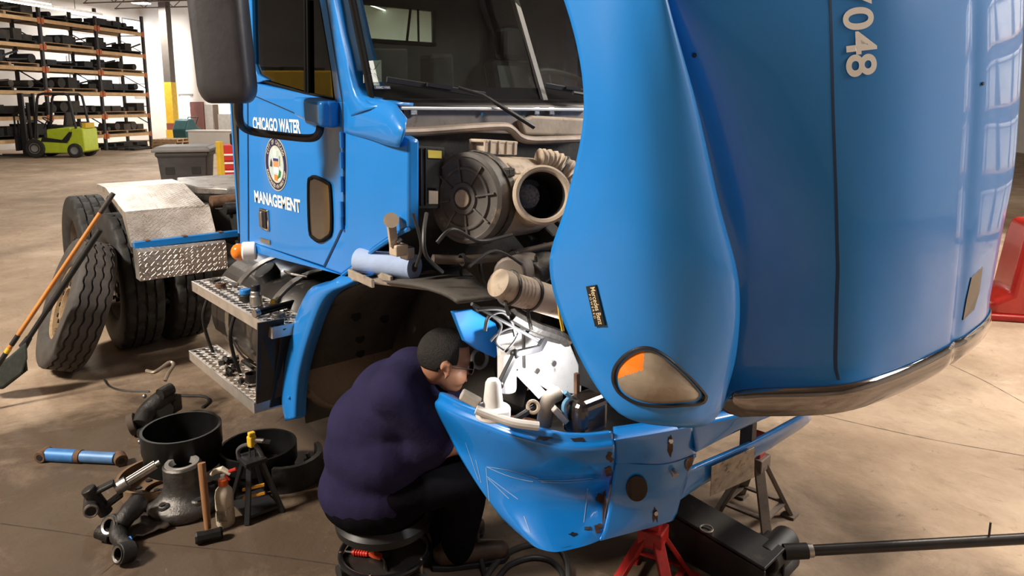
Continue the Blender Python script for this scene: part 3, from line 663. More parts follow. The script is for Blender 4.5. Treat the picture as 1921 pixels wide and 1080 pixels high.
blob(1194, 914, 20, 24, CB, mat('hole_brown', (.03, .017, .012), .9), 'tow_hole', .006, 24)
blob(1297, 870, 13, 16, CB, RUST, 'tow_pin', .004, 14)
c, nn = surf_hit(1262, 882, CB)
if c: MB().cyl(c, c + nn * .02, .012, n=8).build('tow_bolt', STEEL, bumper)
# seam between end cap and centre, with its pale scratches
SCR = mat('scratch_pale', (.24, .38, .60), .7, var=.1)
def scratch(pts, w_=.0014):
    P = []
    for x, y in pts:
        c, nn = surf_hit(x, y, BB)
        if c is None: return
        P.append((c, nn))
    rows = []
    for i, (c, nn) in enumerate(P):
        d = P[min(i + 1, len(P) - 1)][0] - P[max(0, i - 1)][0]; s_ = d.cross(nn).normalized() * w_
        rows.append([c + s_ + nn * .0012, c - s_ + nn * .0012])
    MB().loft(rows).build('scratch', SCR, bumper, 0)
def sline(a, b, n=10, bow=0.): return [(a[0] + (b[0] - a[0]) * i / n, a[1] + (b[1] - a[1]) * i / n + bow * math.sin(math.pi * i / n)) for i in range(n + 1)]
scratch(sline((913, 875), (1010, 897), bow=-3)); scratch(sline((913, 875), (1000, 903), bow=4)); scratch(sline((912, 876), (918, 940)));
scratch(sline((914, 893), (972, 936))); scratch(sline((916, 897), (955, 935))); scratch(sline((1010, 900), (1112, 896), bow=2)); scratch(sline((1015, 903), (1108, 900), bow=3))
scratch(sline((858, 812), (905, 930), bow=4)); scratch(sline((866, 820), (912, 940), bow=-4)); scratch(sline((874, 830), (898, 900))); scratch(sline((983, 968), (994, 998))); scratch(sline((1102, 915), (1095, 980), bow=3), .0014)
scratch(sline((922, 930), (965, 995))); scratch(sline((880, 870), (930, 960), bow=5)); scratch(sline((893, 862), (903, 905)))
# ------------------------------------------------------------------ cab
SY = -1.05                                               # outer face of the right-hand side
def side(pts, y=SY): return [pY(x, yy, y) for x, yy in pts]
def panel(name, pts, m=BLUE, th=.045, y=SY, bevel=.008, parent=None, k=None, **kw):
    P = side(pts, y); 
    return MB().prism(P, (0, th, 0)).build(name, m, parent or tr, 30, bevel=bevel, **kw)
LIN = mat('cab_lining', (.030, .029, .027), .75, var=.25, scale=8); SEAT = mat('seat_vinyl', (.020, .020, .021), .5, var=.25, scale=12, bump=.1)
RUBB = mat('window_seal', (.008, .008, .008), .85, var=.1, spec=.1)
def thin_glass(name, tint, refl=1.0):
    m = bpy.data.materials.new(name); m.use_nodes = True; nt = m.node_tree; N = nt.nodes; L = nt.links; N.remove(N['Principled BSDF'])
    t = N.new('ShaderNodeBsdfTransparent'); t.inputs[0].default_value = (*tint, 1); g = N.new('ShaderNodeBsdfGlossy'); g.inputs['Roughness'].default_value = .02
    f = N.new('ShaderNodeFresnel'); f.inputs[0].default_value = 1.5; n = N.new('ShaderNodeTexNoise'); n.inputs['Scale'].default_value = 2.5
    mu = N.new('ShaderNodeMath'); mu.operation = 'MULTIPLY'; mu.inputs[1].default_value = refl; L.new(f.outputs[0], mu.inputs[0])
    bp = N.new('ShaderNodeBump'); bp.inputs['Strength'].default_value = .01; L.new(n.outputs[0], bp.inputs['Height']); L.new(bp.outputs[0], g.inputs['Normal'])
    x = N.new('ShaderNodeMixShader'); L.new(mu.outputs[0], x.inputs[0]); L.new(t.outputs[0], x.inputs[1]); L.new(g.outputs[0], x.inputs[2]); L.new(x.outputs[0], N['Material Output'].inputs[0])
    return m
WGLASS = thin_glass('windscreen_glass', (.62, .68, .63), .8); DGLASS = thin_glass('door_glass', (.30, .29, .26), 1.0)
cab = panel('cab', [(441, -420), (463, -420), (464, 452), (606, 503), (640, 516), (476, 474), (450, 462)], th=.05, bevel=.004)
# rear wall with window, roof, floor, far side
def wallX(name, X, pts_yz, m, th, parent): return MB().prism([(X, y, z) for y, z in pts_yz], (th, 0, 0)).build(name, m, parent, 0)
XR = -1.12; Wy0, Wy1, Wz0, Wz1 = -.34, .155, 2.195, 2.385
wallX('rear_wall', XR, [(-1.04, 1.2), (1.26, 1.2), (1.26, Wz0), (-1.04, Wz0)], LIN, .04, cab); wallX('rear_wall', XR, [(-1.04, Wz1), (1.26, Wz1), (1.26, 2.78), (-1.04, 2.78)], LIN, .04, cab)
wallX('rear_wall', XR, [(-1.04, Wz0), (Wy0, Wz0), (Wy0, Wz1), (-1.04, Wz1)], LIN, .04, cab); wallX('rear_wall', XR, [(Wy1, Wz0), (1.26, Wz0), (1.26, Wz1), (Wy1, Wz1)], LIN, .04, cab)
wallX('rear_skin', XR - .03, [(-1.04, 1.2), (1.26, 1.2), (1.26, Wz0 - .02), (-1.04, Wz0 - .02)], BLUE, .02, cab)
MB().bx(XR + .01, XR + .016, Wy0, Wy1, Wz0, Wz1).build('rear_window', WGLASS, cab, 0)
m = MB(); 
for y, t_ in ((-.02, .006), (.03, .004)): m.bar((XR + .05, y - .03 if t_ > .005 else y, Wz0), (XR + .05, y, Wz1), t_ * 2, .01)
m.bar((XR + .045, Wy0, Wz0), (XR + .045, Wy1, Wz0), .012, .02); m.build('rear_window_divider', RUBB, cab, 0)
MB().bx(-1.15, -.17, -1.05, 1.27, 2.74, 2.84).build('roof', BLUE, cab, 0, bevel=.04, segs=4)
MB().bx(-1.12, .12, -1.0, 1.22, 1.16, 1.20).build('cab_floor', LIN, cab, 0)
MB().prism([(-1.12, 1.25, 1.2), (.30, 1.25, 1.2), (.30, 1.25, 1.86), (-1.12, 1.25, 1.95)], (0, .03, 0)).build('driver_door_panel', BLUE, cab, 0)
MB().bx(-.62, -.50, 1.22, 1.28, 1.9, 2.75).build('driver_door_post', BLUE, cab, 0)
MB().bx(-1.12, -.98, 1.22, 1.28, 1.9, 2.75).build('driver_corner_post', BLUE, cab, 0)
MB().prism([(-.98, 1.25, 1.93), (.28, 1.25, 1.86), (-.17, 1.25, 2.75), (-.98, 1.25, 2.75)], (0, .006, 0)).build('driver_door_window', thin_glass('dark_door_glass', (.16, .16, .14), 1.0), cab, 0)
MB().bx(-1.1, -.22, -1.02, 1.24, 2.70, 2.74).build('headlining', LIN, cab, 0)
# door
door = panel('door', [(465, 153), (627, 187), (642, 190), (644, 300), (645, 419), (632, 448), (607, 500), (530, 474), (467, 454)], bevel=.006)
seam = mat('door_gap', (.003, .012, .03), .8, var=.1)
def line_on_side(pts, name, parent, w_=.004, y=SY, m=seam):
    P = side(pts, y - .0015); rows = []
    for i, p in enumerate(P):
        d = P[min(i + 1, len(P) - 1)] - P[max(0, i - 1)]; n = V((-d.z, 0, d.x)).normalized() * w_; rows.append([p + n, p - n])
    return MB().loft(rows).build(name, m, parent, 0)
line_on_side([(463.5, -420), (463.5, 152), (466, 455)], 'door_gap', cab, .004)
line_on_side([(612, -2), (626, 90), (642, 190), (644, 300), (645.5, 418), (633, 448), (608, 501)], 'door_gap', cab, .0045)
line_on_side([(466, 175), (520, 198), (575, 222)], 'door_crease', door, .0025)
for y_ in (262, 300, 345, 392, 415): 
    c = pY(644.5, y_, SY); MB().cyl(c + V((0, -.008, -.03)), c + V((0, -.008, .03)), .008, n=8).build('hinge', BLUE, door)
# window frame of the door: rear post, front post along the pillar, glass and divider
frame = MB().prism(side([(464, -420), (474, -420), (472, 0), (475, 120), (482, 140), (500, 150), (465, 160)]), (0, .045, 0)).build('window_post', BLUE, door, 30, bevel=.004)
MB().prism(side([(560, -300), (574, -300), (612, 0), (642, 192), (628, 190), (621, 130), (599, 0)]), (0, .045, 0)).build('window_post', BLUE, door, 30, bevel=.004)
MB().prism(side([(472, -415), (565, -300), (599, 0), (621, 130), (627, 183), (571, 172), (500, 151), (482, 141), (475, 120), (472, 0)], SY + .015), (0, .006, 0)).build('door_window', DGLASS, door, 0)
for a in ([(469, 0), (473, 122), (481, 143), (500, 154), (571, 175), (628, 187)], [(628, 187), (623, 130), (600, 0)], [(572, 0), (574, 174)], [(577, 0), (579, 174)]):
    P = side(a, SY + .006); MB().tube(P, .006 if a[0][0] not in (572, 577) else .008, 6).build('window_seal', RUBB, door)
# lower lookout window
lw = [(584, 334), (592, 332), (614, 343), (620, 356), (622, 430), (612, 446), (600, 452), (588, 446), (581, 430), (579, 345)]
lo = spline([V((x, y, 0)) for x, y in lw], 3, True)
MB().prism([pY(p.x, p.y, SY - .004) for p in lo], (0, .008, 0)).build('lookout_window', mat('brown_glass', (.055, .042, .034), .06, var=.1, coat=.6), door, 0)
MB().tube([pY(p.x, p.y, SY - .004) for p in lo], .008, 6, closed=True).build('lookout_seal', RUBB, door)
# lettering
def side_text(body, x0, y0, x1, y1, h, name):
    a, c = pY(x0, y0, SY - .002), pY(x1, y1, SY - .002); zc = (a + c) / 2
    M = basis(zc + V((0, 0, h / 2)), (1, 0, (c.z - a.z) / (c.x - a.x)), (0, 0, 1))
    return fit_text(name, body, WHITEP, door, M, (c - a).length, h, offset=.033)
side_text('CHICAGO WATER', 475, 243, 564, 251, .058, 'door_lettering'); side_text('MANAGEMENT', 478, 379, 564, 400, .058, 'door_lettering')
# round city seal
sc = pY(518, 308, SY - .0015); sr = .119
def sdisc(r0, r1, m, off, name, n=40):
    pts = [[sc + V((math.cos(2 * math.pi * i / n) * r, -off, math.sin(2 * math.pi * i / n) * r)) for i in range(n + 1)] for r in (r0, r1)]
    return MB().loft(pts).build(name, m, seal, 0)
seal = MB().cyl(sc + V((0, .001, 0)), sc + V((0, -.0008, 0)), sr, n=48).build('city_seal', mat('seal_rim', (.55, .50, .36), .5), door, 30, label='round emblem with navy ring and coloured shield')
sdisc(sr * .70, sr * .96, mat('seal_navy', (.012, .014, .07), .5), .0012, 'seal_ring'); sdisc(0.0001, sr * .66, mat('seal_sky', (.50, .60, .62), .5, var=.2, scale=30), .0012, 'seal_field')
def arc_text(body, r, a0, a1, h, flip=False):
    n = len(body); M0 = []
    for i, c_ in enumerate(body):
        if c_ == ' ': continue
        a = R(a0 + (a1 - a0) * (i + .5) / n); p = sc + V((math.cos(a) * r, -.002, math.sin(a) * r))
        tx = V((math.sin(a), 0, -math.cos(a))); uy = V((math.cos(a), 0, math.sin(a)))
        if flip: tx, uy = -tx, -uy
        fit_text('seal_letter', c_, mat('seal_gold', (.62, .58, .42), .5), seal, basis(p, tx, uy), h * (.62 if c_ not in 'I1' else .22), h, offset=.02)
arc_text('CITY OF CHICAGO', sr * .83, 155, 25, sr * .16); arc_text('INCORPORATED 4TH MARCH 1837', sr * .83, 195, 345, sr * .14, True)
def patch(pts, m, name): MB().prism([sc + V((x * sr, -.0016, z * sr)) for x, z in pts], (0, -.0006, 0)).build(name, m, seal, 0)
patch([(-.22, -.10), (.24, -.10), (.24, .12), (-.22, .12)], mat('shield_red', (.65, .28, .12), .5), 'shield'); patch([(-.22, .12), (.24, .12), (.24, .22), (-.22, .22)], mat('seal_navy2', (.02, .03, .16), .5), 'shield_top')
patch([(-.22, -.32), (.24, -.32), (.24, -.10), (-.22, -.10)], WHITEP, 'shield_base'); patch([(.08, -.55), (.36, -.45), (.45, -.25), (.3, -.18), (.22, -.35)], mat('seal_green', (.02, .20, .05), .5), 'seal_grass'); patch([(-.2, -.6), (.1, -.62), (.12, -.4), (-.18, -.38)], mat('seal_orange', (.7, .25, .05), .5), 'seal_sheaf')
patch([(-.55, -.1), (-.35, -.12), (-.32, .05), (-.4, .2), (-.5, .05)], mat('seal_dark', (.05, .05, .05), .5), 'seal_ship'); patch([(-.10, .32), (.14, .32), (.16, .5), (.02, .58), (-.1, .5)], mat('seal_pale', (.75, .72, .65), .5), 'seal_shell')
patch([(.30, -.05), (.38, -.05), (.42, .3), (.34, .34)], mat('seal_olive', (.30, .28, .05), .5), 'seal_figure')
# handle and small plate
hq = pY(498, 411, SY); hd_ = MB().box(hq + V((0, -.004, 0)), (.095, .012, .10)).build('door_handle', CHROME, door, 30, bevel=.005, label='chrome door handle')
MB().box(hq + V((.0, -.011, 0)), (.07, .006, .08)).build('handle_recess', BLACK, hd_, 0); MB().box(hq + V((-.01, -.016, 0)), (.03, .014, .075)).build('handle_paddle', STEEL, hd_, 30, bevel=.004)
pq_ = pY(499, 452, SY); MB().box(pq_ + V((0, -.003, 0)), (.115, .006, .022), Matrix.Rotation(R(-2), 3, 'Y')).build('model_plate', STEEL, door, 0, bevel=.002)
# panel ahead of the door, its lower curve and the flared cowl corner
panel('cowl_side', [(646, 225), (700, 225), (766, 262), (766, 428), (735, 444), (700, 468), (668, 496), (641, 516), (607, 503), (633, 449), (646, 420)], bevel=.01)
gl = spline(side([(766, 430), (735, 446), (700, 470), (668, 498), (642, 518)], SY - .003), 4); MB().tube(gl, .008, 6).build('panel_lip', BLUE, tr)
# A-pillar and flare: lofted sections so that it swells outward towards the front
pil = [[(566, -300), (570, -300), (574, -300)], [(612, 0), (626, 0), (641, 0)], [(628, 100), (645, 95), (662, 90)], [(643, 190), (664, 180), (688, 178)], [(644, 225), (690, 205), (735, 193)]]
rows = []
for j, r in enumerate(pil): rows.append([pY(r[0][0], r[0][1], SY), pY(r[1][0], r[1][1], SY - .014 - .004 * j), pY(r[2][0], r[2][1], SY + .02), pY(r[2][0], r[2][1], SY + .02) + V((-.02, .10, 0))])
MB().loft(smooth_grid(rows, 4, 4)).build('windscreen_pillar', BLUE, tr, 60, solid=.01)
fl_ = [[(645, 190), (645, 215), (645, 247)], [(690, 186), (690, 222), (692, 258)], [(735, 193), (725, 228), (722, 268)], [(752, 210), (745, 240), (742, 273)], [(764, 224), (757, 248), (750, 274)]]
rows = []
for j, r in enumerate(fl_):
    t = j / 4; o_ = .008 + .035 * math.sin(t * 2.2)
    rows.append([pY(r[0][0], r[0][1], SY + .06) , pY(r[0][0], r[0][1], SY - .002), pY(r[1][0], r[1][1], SY - o_), pY(r[2][0], r[2][1], SY - o_ * .7), pY(r[2][0], r[2][1] + 2, SY + .03)])
MB().loft(smooth_grid(rows, 4, 4)).build('cowl_flare', BLUE, tr, 60, solid=.01)
# mirror bracket, arm and housing
bk = side([(571, 182), (604, 183), (638, 190), (638, 240), (606, 234), (572, 216)])
brk = MB().prism(bk, (0, -.05, 0)).build('mirror_bracket', BLUE, tr, 30, bevel=.014, segs=3)
MB().prism(side([(600, 184), (637, 190), (637, 239), (603, 232)]), (0, -.075, 0)).build('bracket_cover', BLUE, brk, 30, bevel=.016, segs=3)
mx = -.17; marm = [V((mx + .11, -1.12, 1.755)), V((mx + .085, -1.14, 1.725)), V((mx + .04, -1.18, 1.712)), V((mx - .02, -1.25, 1.72)), V((mx - .10, -1.36, 1.742)), V((mx - .13, -1.405, 1.77)), V((mx - .135, -1.41, 1.81)), V((mx - .135, -1.41, 1.95))]
mpx = [(601, 232, -1.10), (598, 250, -1.12), (583, 259, -1.14), (540, 256, -1.19), (480, 248, -1.28), (457, 238, -1.33), (449, 222, -1.36), (448, 190, -1.37), (448, 150, -1.37)]
MB().tube(spline([pY(x, y, Y) for x, y, Y in mpx], 5), .0155, 10).build('mirror_arm', BLACK, tr)
mc = pY(417, -60, -1.40); Mm = Matrix.Rotation(R(-8), 3, 'Z')
zb = pY(417, 194, -1.40).z; hw = abs((pY(468, 100, -1.37) - pY(364, 100, -1.43)).length) * .5
ctr = pY(416, 60, -1.40)
rows = []
for j in range(25):
    t = (1 - math.cos(math.pi * j / 24)) / 2; z = zb + t * .62; e__ = max(0, 1 - min(t, 1 - t) / .11); k = 1 - .42 * (1 - math.sqrt(max(0, 1 - e__ * e__)))
    ring_ = []
    for i in range(20):
        a = 2 * math.pi * i / 20; cx_, sx_ = math.cos(a), math.sin(a); e_ = .45
        u_ = math.copysign(abs(cx_) ** e_, cx_) * .098 * k; w__ = math.copysign(abs(sx_) ** e_, sx_) * .06 * k
        ring_.append(V((0, 0, z)) + V((ctr.x, ctr.y, 0)) + RIGHT * u_ + HEAD * w__ + RIGHT * (.012 - t * .03) )
    rows.append(ring_)
mir = MB().loft(rows, True, True).build('mirror_housing', mat('mirror_plastic', (.038, .036, .042), .5, var=.2, scale=14, bump=.1, bscale=60), tr, 60, bevel=.012, segs=3)
MB().box(V((ctr.x, ctr.y, zb + .31)) + HEAD * .062, (.16, .004, .54), Matrix(((RIGHT.x, HEAD.x, 0), (RIGHT.y, HEAD.y, 0), (0, 0, 1)))).build('mirror_glass', CHROME, mir, 0)
# windscreen: glass leaning back, black band, centre bar, seals
bl, br_, tl, tr_ = V((.20, -1.02, 1.86)), V((.20, 1.22, 1.86)), V((-.17, -.98, 2.74)), V((-.17, 1.18, 2.74))
def ws(u, v): # u across 0..1, v up 0..1; bowed forward in the middle
    p = bl.lerp(br_, u).lerp(tl.lerp(tr_, u), v); p.x += .05 * (1 - (2 * u - 1) ** 2); return p
MB().loft([[ws(i / 12, j / 4) for i in range(13)] for j in range(5)]).build('windscreen', WGLASS, tr, 60)
MB().loft([[ws(i / 24, v) + V((.003, 0, .0015)) for i in range(25)] for v in (-.01, .03, .062)]).build('windscreen_band', RUBB, tr, 60)
MB().loft([[ws(u, j / 8) + V((.003, 0, .0015)) for j in range(9)] for u in (-.005, .003, .009)]).build('windscreen_band', RUBB, tr, 60)
MB().tube([ws(i / 12, 0) + V((.004, 0, -.004)) for i in range(13)], .014, 8).build('windscreen_seal', RUBB, tr)
MB().tube([ws(0.0, j / 6) + V((.004, .0, 0)) for j in range(7)], .012, 8).build('windscreen_seal', RUBB, tr)
a, c = pX(1024, 200, .26), pX(966, 0, .05); c = a + (c - a) * 2.0
MB().bar(a, c, .035, .02, up=(1, 0, 0)).build('windscreen_bar', mat('bar_rubber', (.045, .042, .042), .45, var=.2), tr, 30, bevel=.005)
rows = [[ws(i / 12, 0) + V((dx, 0, dz)) for i in range(13)] for dx, dz in ((.0, .006), (.03, -.012), (.055, -.03))]
MB().loft(rows).build('wiper_cowl', BLACK, tr, 60, solid=.008)
# interior
MB().prism([(.16, -1.0, 1.30), (.20, -1.0, 1.82), (.0, -1.0, 1.865), (-.22, -1.0, 1.84), (-.30, -1.0, 1.35)], (0, 2.2, 0)).build('dashboard', LIN, cab, 30, bevel=.03)
def seat(y0, hz):
    s_ = MB().bx(-.95, -.45, y0 - .25, y0 + .25, 1.45, 1.58).build('seat_cushion', SEAT, cab, 0, bevel=.04)
    MB().prism([(-.92, y0 - .25, 1.55), (-.80, y0 - .25, 1.55), (-.95, y0 - .25, hz), (-1.06, y0 - .25, hz)], (0, .5, 0)).build('seat_back', SEAT, s_, 0, bevel=.04)
    MB().box((-1.0, y0, hz + .10), (.10, .30, .20)).build('headrest', SEAT, s_, 0, bevel=.03)
    MB().bx(-.9, -.5, y0 - .18, y0 + .18, 1.2, 1.45).build('seat_pedestal', BLACK, s_, 0)
seat(-.55, 2.08); seat(.72, 2.12)
sw = MB(); sc_ = pX(1072, 172, -.18); sw.torus(sc_, (.5, 0, .85), .22, .017, 28, 8); sw.build('steering_wheel', BLACK, cab)
MB().cyl(sc_, sc_ + V((.25, 0, -.25)), .03, n=10).build('steering_column', BLACK, cab)
cq = [pX(x, y, -.0) for x, y in ((905, 175), (905, 92), (952, 90), (955, 175))]; MB().prism([q + V((-.5, 0, 0)) for q in cq], (.1, 0, 0)).build('sleeper_curtain', mat('grey_curtain', (.05, .048, .046), .8, var=.3, scale=10), cab, 0, bevel=.02)
gq = [pX(x, y, -.95) for x, y in ((668, 90), (760, 92), (760, 175), (690, 172))]; MB().prism(gq, (.03, 0, 0)).build('rear_trim_board', mat('grey_trim_board', (.085, .08, .076), .8, var=.15), cab, 0, bevel=.01)
# paper stuck inside the windscreen with a folded cross, and the blue sticker
def on_ws(x, y, off):
    n = V((.92, 0, .39)); r = ray(x, y); o = ws(.15, 0); return CAM + r * ((o - CAM).dot(n) / r.dot(n)) - n * off
pp = [on_ws(*q, .02) for q in ((686, 110), (720, 108), (721, 149), (687, 151))]
pap = MB().prism(pp, (-.0015, 0, 0)).build('windscreen_paper', mat('pale_paper', (.80, .86, .82), .8, var=.08), cab, 0)
cc_ = (pp[0] + pp[1] + pp[2] + pp[3]) / 4
for i, q in enumerate(pp): MB().bar(cc_.lerp(q, .15) + V((.003, 0, 0)), cc_.lerp(q, .8) + V((.003, 0, 0)), .0012, .0012).build('paper_crease', BLACK, pap, 0)
st = [on_ws(*q, .004) for q in ((703, 160), (733, 160), (734, 166), (704, 166))]
stk = MB().prism(st, (-.001, 0, 0)).build('windscreen_sticker', mat('navy_sticker', (.03, .06, .16), .6), cab, 0)
fit_text('sticker_digits', '320C VBB', WHITEP, stk, basis((st[0] + st[2]) / 2 + V((.003, 0, 0)), (0, 1, 0), (-.35, 0, .9)), (st[1] - st[0]).length * .85, (st[0] - st[3]).length * .6)
# wipers
def wiper(pts, blade):
    w0 = MB().tube([pX(x, y, X) for x, y, X in pts], [.010, .009, .007, .006][:len(pts)], 8).build('wiper_arm', BLACK, tr)
    a, c = [pX(x, y, X) for x, y, X in blade]; MB().bar(a, c, .012, .022).build('wiper_blade', BLACK, w0, 0, bevel=.003)
    m_ = (a + c) / 2; MB().bar(m_.lerp(a, .25) + V((.012, 0, .004)), m_.lerp(c, .25) + V((.012, 0, .004)), .018, .014).build('blade_clip', BLACK, w0, 0)
wiper([(1002, 238, .42), (962, 213, .40), (905, 178, .34), (860, 164, .30)], [(725, 149, .215), (910, 178, .30)])
wiper([(1110, 180, .36), (1075, 174, .34)], [(1022, 160, .26), (1120, 176, .32)])
# orange corner lamp
ol = pY(462, 470, SY - .03); lm = MB().cyl(ol + V((.03, .04, .0)), ol + V((.0, -.02, 0)), .045, n=20).build('corner_lamp', WHITEP, tr, 30, bevel=.008)
MB().ball(ol + V((-.012, -.03, -.004)), (.042, .04, .042)).build('lamp_lens', ORANGE, lm)
# ------------------------------------------------------------------ wheels
def make_tire_mesh(rib, Rr=.52, Wd=.28, n=108):
    hw = Wd / 2; mb = MB(); prof = []                    # (radius, axial, groove flag)
    prof += [(.29, -hw * .62, 0), (.30, -hw * .80, 0), (.36, -hw * .98, 0), (.42, -hw, 0), (.47, -hw * .97, 0), (.495, -hw * .93, 0)]
    if rib:
        gs = [-.62, -.21, .21, .62]; e = .86; last = -e; seq = []
        seq.append((Rr - .008, -e, 0))
        for g in gs: seq += [(Rr, g - .055, 1), (Rr - .016, g - .045, 1), (Rr - .016, g + .045, 1), (Rr, g + .055, 1)]
        seq.append((Rr - .008, e, 0))
    else:
        seq = [(Rr - .008, -.88, 4), (Rr, -.80, 4), (Rr, -.50, 4), (Rr - .018, -.48, 1), (Rr - .018, -.42, 1), (Rr, -.40, 2), (Rr, -.06, 2), (Rr - .018, -.04, 1), (Rr - .018, .04, 1), (Rr, .06, 3), (Rr, .40, 3), (Rr - .018, .42, 1), (Rr - .018, .48, 1), (Rr, .50, 5), (Rr, .80, 5), (Rr - .008, .88, 5)]
    prof += [(r, a * hw, f) for r, a, f in seq]
    prof += [(.495, hw * .93, 0), (.47, hw * .97, 0), (.42, hw, 0), (.36, hw * .98, 0), (.30, hw * .80, 0), (.29, hw * .62, 0)]
    rows = []
    for i in range(n):
        a = 2 * math.pi * i / n; ring_ = []
        for r, ax, f in prof:
            if rib and f == 1: ax += .006 * (1 if (i % 4) < 2 else -1)
            if not rib and f >= 2:
                ph = i + (4 if f in (2, 5) else 0)
                if ph % 8 < 2: r -= .016
            if rib and f == 0 and r > .5 and i % 3 == 0: r -= .008
            ring_.append(V((r * math.cos(a), ax, r * math.sin(a))))
        rows.append(ring_)
    rows.append(rows[0]); mb.loft(rows); me = mb.mesh('tire'); return me
TIRE_RIB = make_tire_mesh(True); TIRE_LUG = make_tire_mesh(False, n=144)
def rim_mesh(dish):
    mb = MB(); s = dish
    mb.lathe([(.300, -.09), (.285, -.10), (.272, -.07), (.268, .05), (.272, .085), (.29, .10), (.30, .09)], (0, 0, 0), (0, 1, 0), 40)
    return mb
def wheel(root, tire_me, rim_m, hub_m, name_t='tire', out=-1):
    t = bpy.data.objects.new(name_t, tire_me.copy() if not tire_me.materials else tire_me); col.objects.link(t)
    if not t.data.materials: finish(t, RUBBER, 50)
    t.parent = root
    rim_mesh(1).build('rim', rim_m, root, 40)
    m = MB(); m.lathe([(.27, out * .02), (.25, out * .035), (.20, out * .04), (.165, out * .075), (.14, out * .08), (.11, out * .08), (.105, out * .05), (.105, out * -.02)], (0, 0, 0), (0, 1, 0), 40)
    disc = m.build('wheel_disc', rim_m, root, 40, solid=.008)
    for k in range(10):
        a = 2 * math.pi * k / 10; p = V((math.cos(a) * .1425, out * .08, math.sin(a) * .1425)); MB().cyl(p, p + V((0, out * .028, 0)), .016, n=6).build('wheel_nut', hub_m, disc)
    for k in range(5):
        a = 2 * math.pi * (k + .5) / 5; p = V((math.cos(a) * .215, out * .039, math.sin(a) * .215)); MB().cyl(p - V((0, out * .006, 0)), p + V((0, out * .002, 0)), .024, n=14).build('hand_hole', BLACKVOID, disc)
    return disc
def empty_part(name, parent, loc, rot=(0, 0, 0)):
    o = bpy.data.objects.new(name, None); col.objects.link(o); o.parent = parent; o.location = loc; o.rotation_euler = rot; return o
RIMB = mat('dusty_tan_rim', (.34, .24, .14), .7, .2, var=.4, scale=9, bump=.3, dirt=((.06, .04, .025), .3, 9)); RIMD = mat('grimy_rim', (.11, .085, .065), .65, .2, var=.4, scale=9)
# loose steer wheel leaning on the drive wheels
lean = R(21); nh = V((-.03, -.999, 0)).normalized(); wn = (nh * math.cos(lean) + V((0, 0, math.sin(lean)))).normalized()
base = pZ(138, 692) + V((0, -.11, 0)); wh = thing('loose_wheel', 'worn truck wheel with tan rim leaning on the drive wheels', 'wheel', base)
inpl = (V((0, 0, 1)) - wn * wn.z).normalized(); sidev = inpl.cross(-wn)
# keep the lowest tread edge on the floor
ctr_ = inpl * .52 - wn * .0
low = min((ctr_ + inpl * (-.515) + wn * s_ * .125).z for s_ in (-1, 1))
rw = empty_part('wheel_assembly', wh, ctr_ - V((0, 0, low)))
xx = inpl; yy = -wn; zz = xx.cross(yy)
rw.rotation_euler = Matrix(((xx.x, yy.x, zz.x), (xx.y, yy.y, zz.y), (xx.z, yy.z, zz.z))).to_euler()
wheel_parts_root = rw
TL = TIRE_RIB.copy(); to = bpy.data.objects.new('tire', TL); col.objects.link(to); finish(to, mat('scuffed_rubber', (.060, .053, .049), .75, var=.3, scale=12, bump=.2, bscale=80, dirt=((.025, .022, .02), .2, 6)), 50)
# fold the assembly transform into the parts so that they hang directly under the wheel
def fold(root, asm):
    Mx = Matrix.Translation(asm.location) @ asm.rotation_euler.to_matrix().to_4x4()
    for c in list(asm.children):
        b0 = c.matrix_basis.copy(); c.parent = root; c.matrix_basis = Mx @ b0
    bpy.data.objects.remove(asm)
to.parent = rw
disc = None
rim_mesh(1).build('rim', RIMB, rw, 40)
m = MB(); m.lathe([(.27, .02), (.25, .035), (.20, .04), (.165, .075), (.14, .08), (.115, .08), (.105, .05), (.105, -.04), (.0, -.04)], (0, 0, 0), (0, 1, 0), 40)
dsc = m.build('wheel_disc', RIMB, rw, 40, solid=.008)
for k in range(10):
    a = 2 * math.pi * k / 10; p = V((math.cos(a) * .15, .075, math.sin(a) * .15)); MB().cyl(p, p + V((0, .012, 0)), .017, n=10).build('stud_hole', BLACKVOID, dsc)
for k in range(5):
    a = 2 * math.pi * (k + .5) / 5; p = V((math.cos(a) * .218, .036, math.sin(a) * .218)); MB().cyl(p - V((0, .004, 0)), p + V((0, .006, 0)), .026, n=14).build('hand_hole', BLACKVOID, dsc)
bpy.context.view_layer.update()
for c in rw.children:
    if c.name.startswith(('rim', 'wheel_disc')):
        c.rotation_euler = (0, 0, math.pi)
fold(wh, rw); wh.scale = (.88, .88, .88)
# drive wheels: two axles, twin tires each side
def drive(X, Y, lab=None):
    w0 = empty_part('drive_wheel', tr, (X, Y, .522))
    wheel(w0, TIRE_LUG, RIMD, IRON, out=-1)
for X in (-3.50, -4.85):
    for Y in (-1.06, -.72, .98): drive(X, Y)
for X in (-3.50, -4.85):
    MB().cyl((X, -.9, .522), (X, 1.1, .522), .09, n=16).build('drive_axle', DARKIRON, tr)
    MB().ball((X, .1, .53), (.24, .2, .24)).build('differential', DARKIRON, tr)
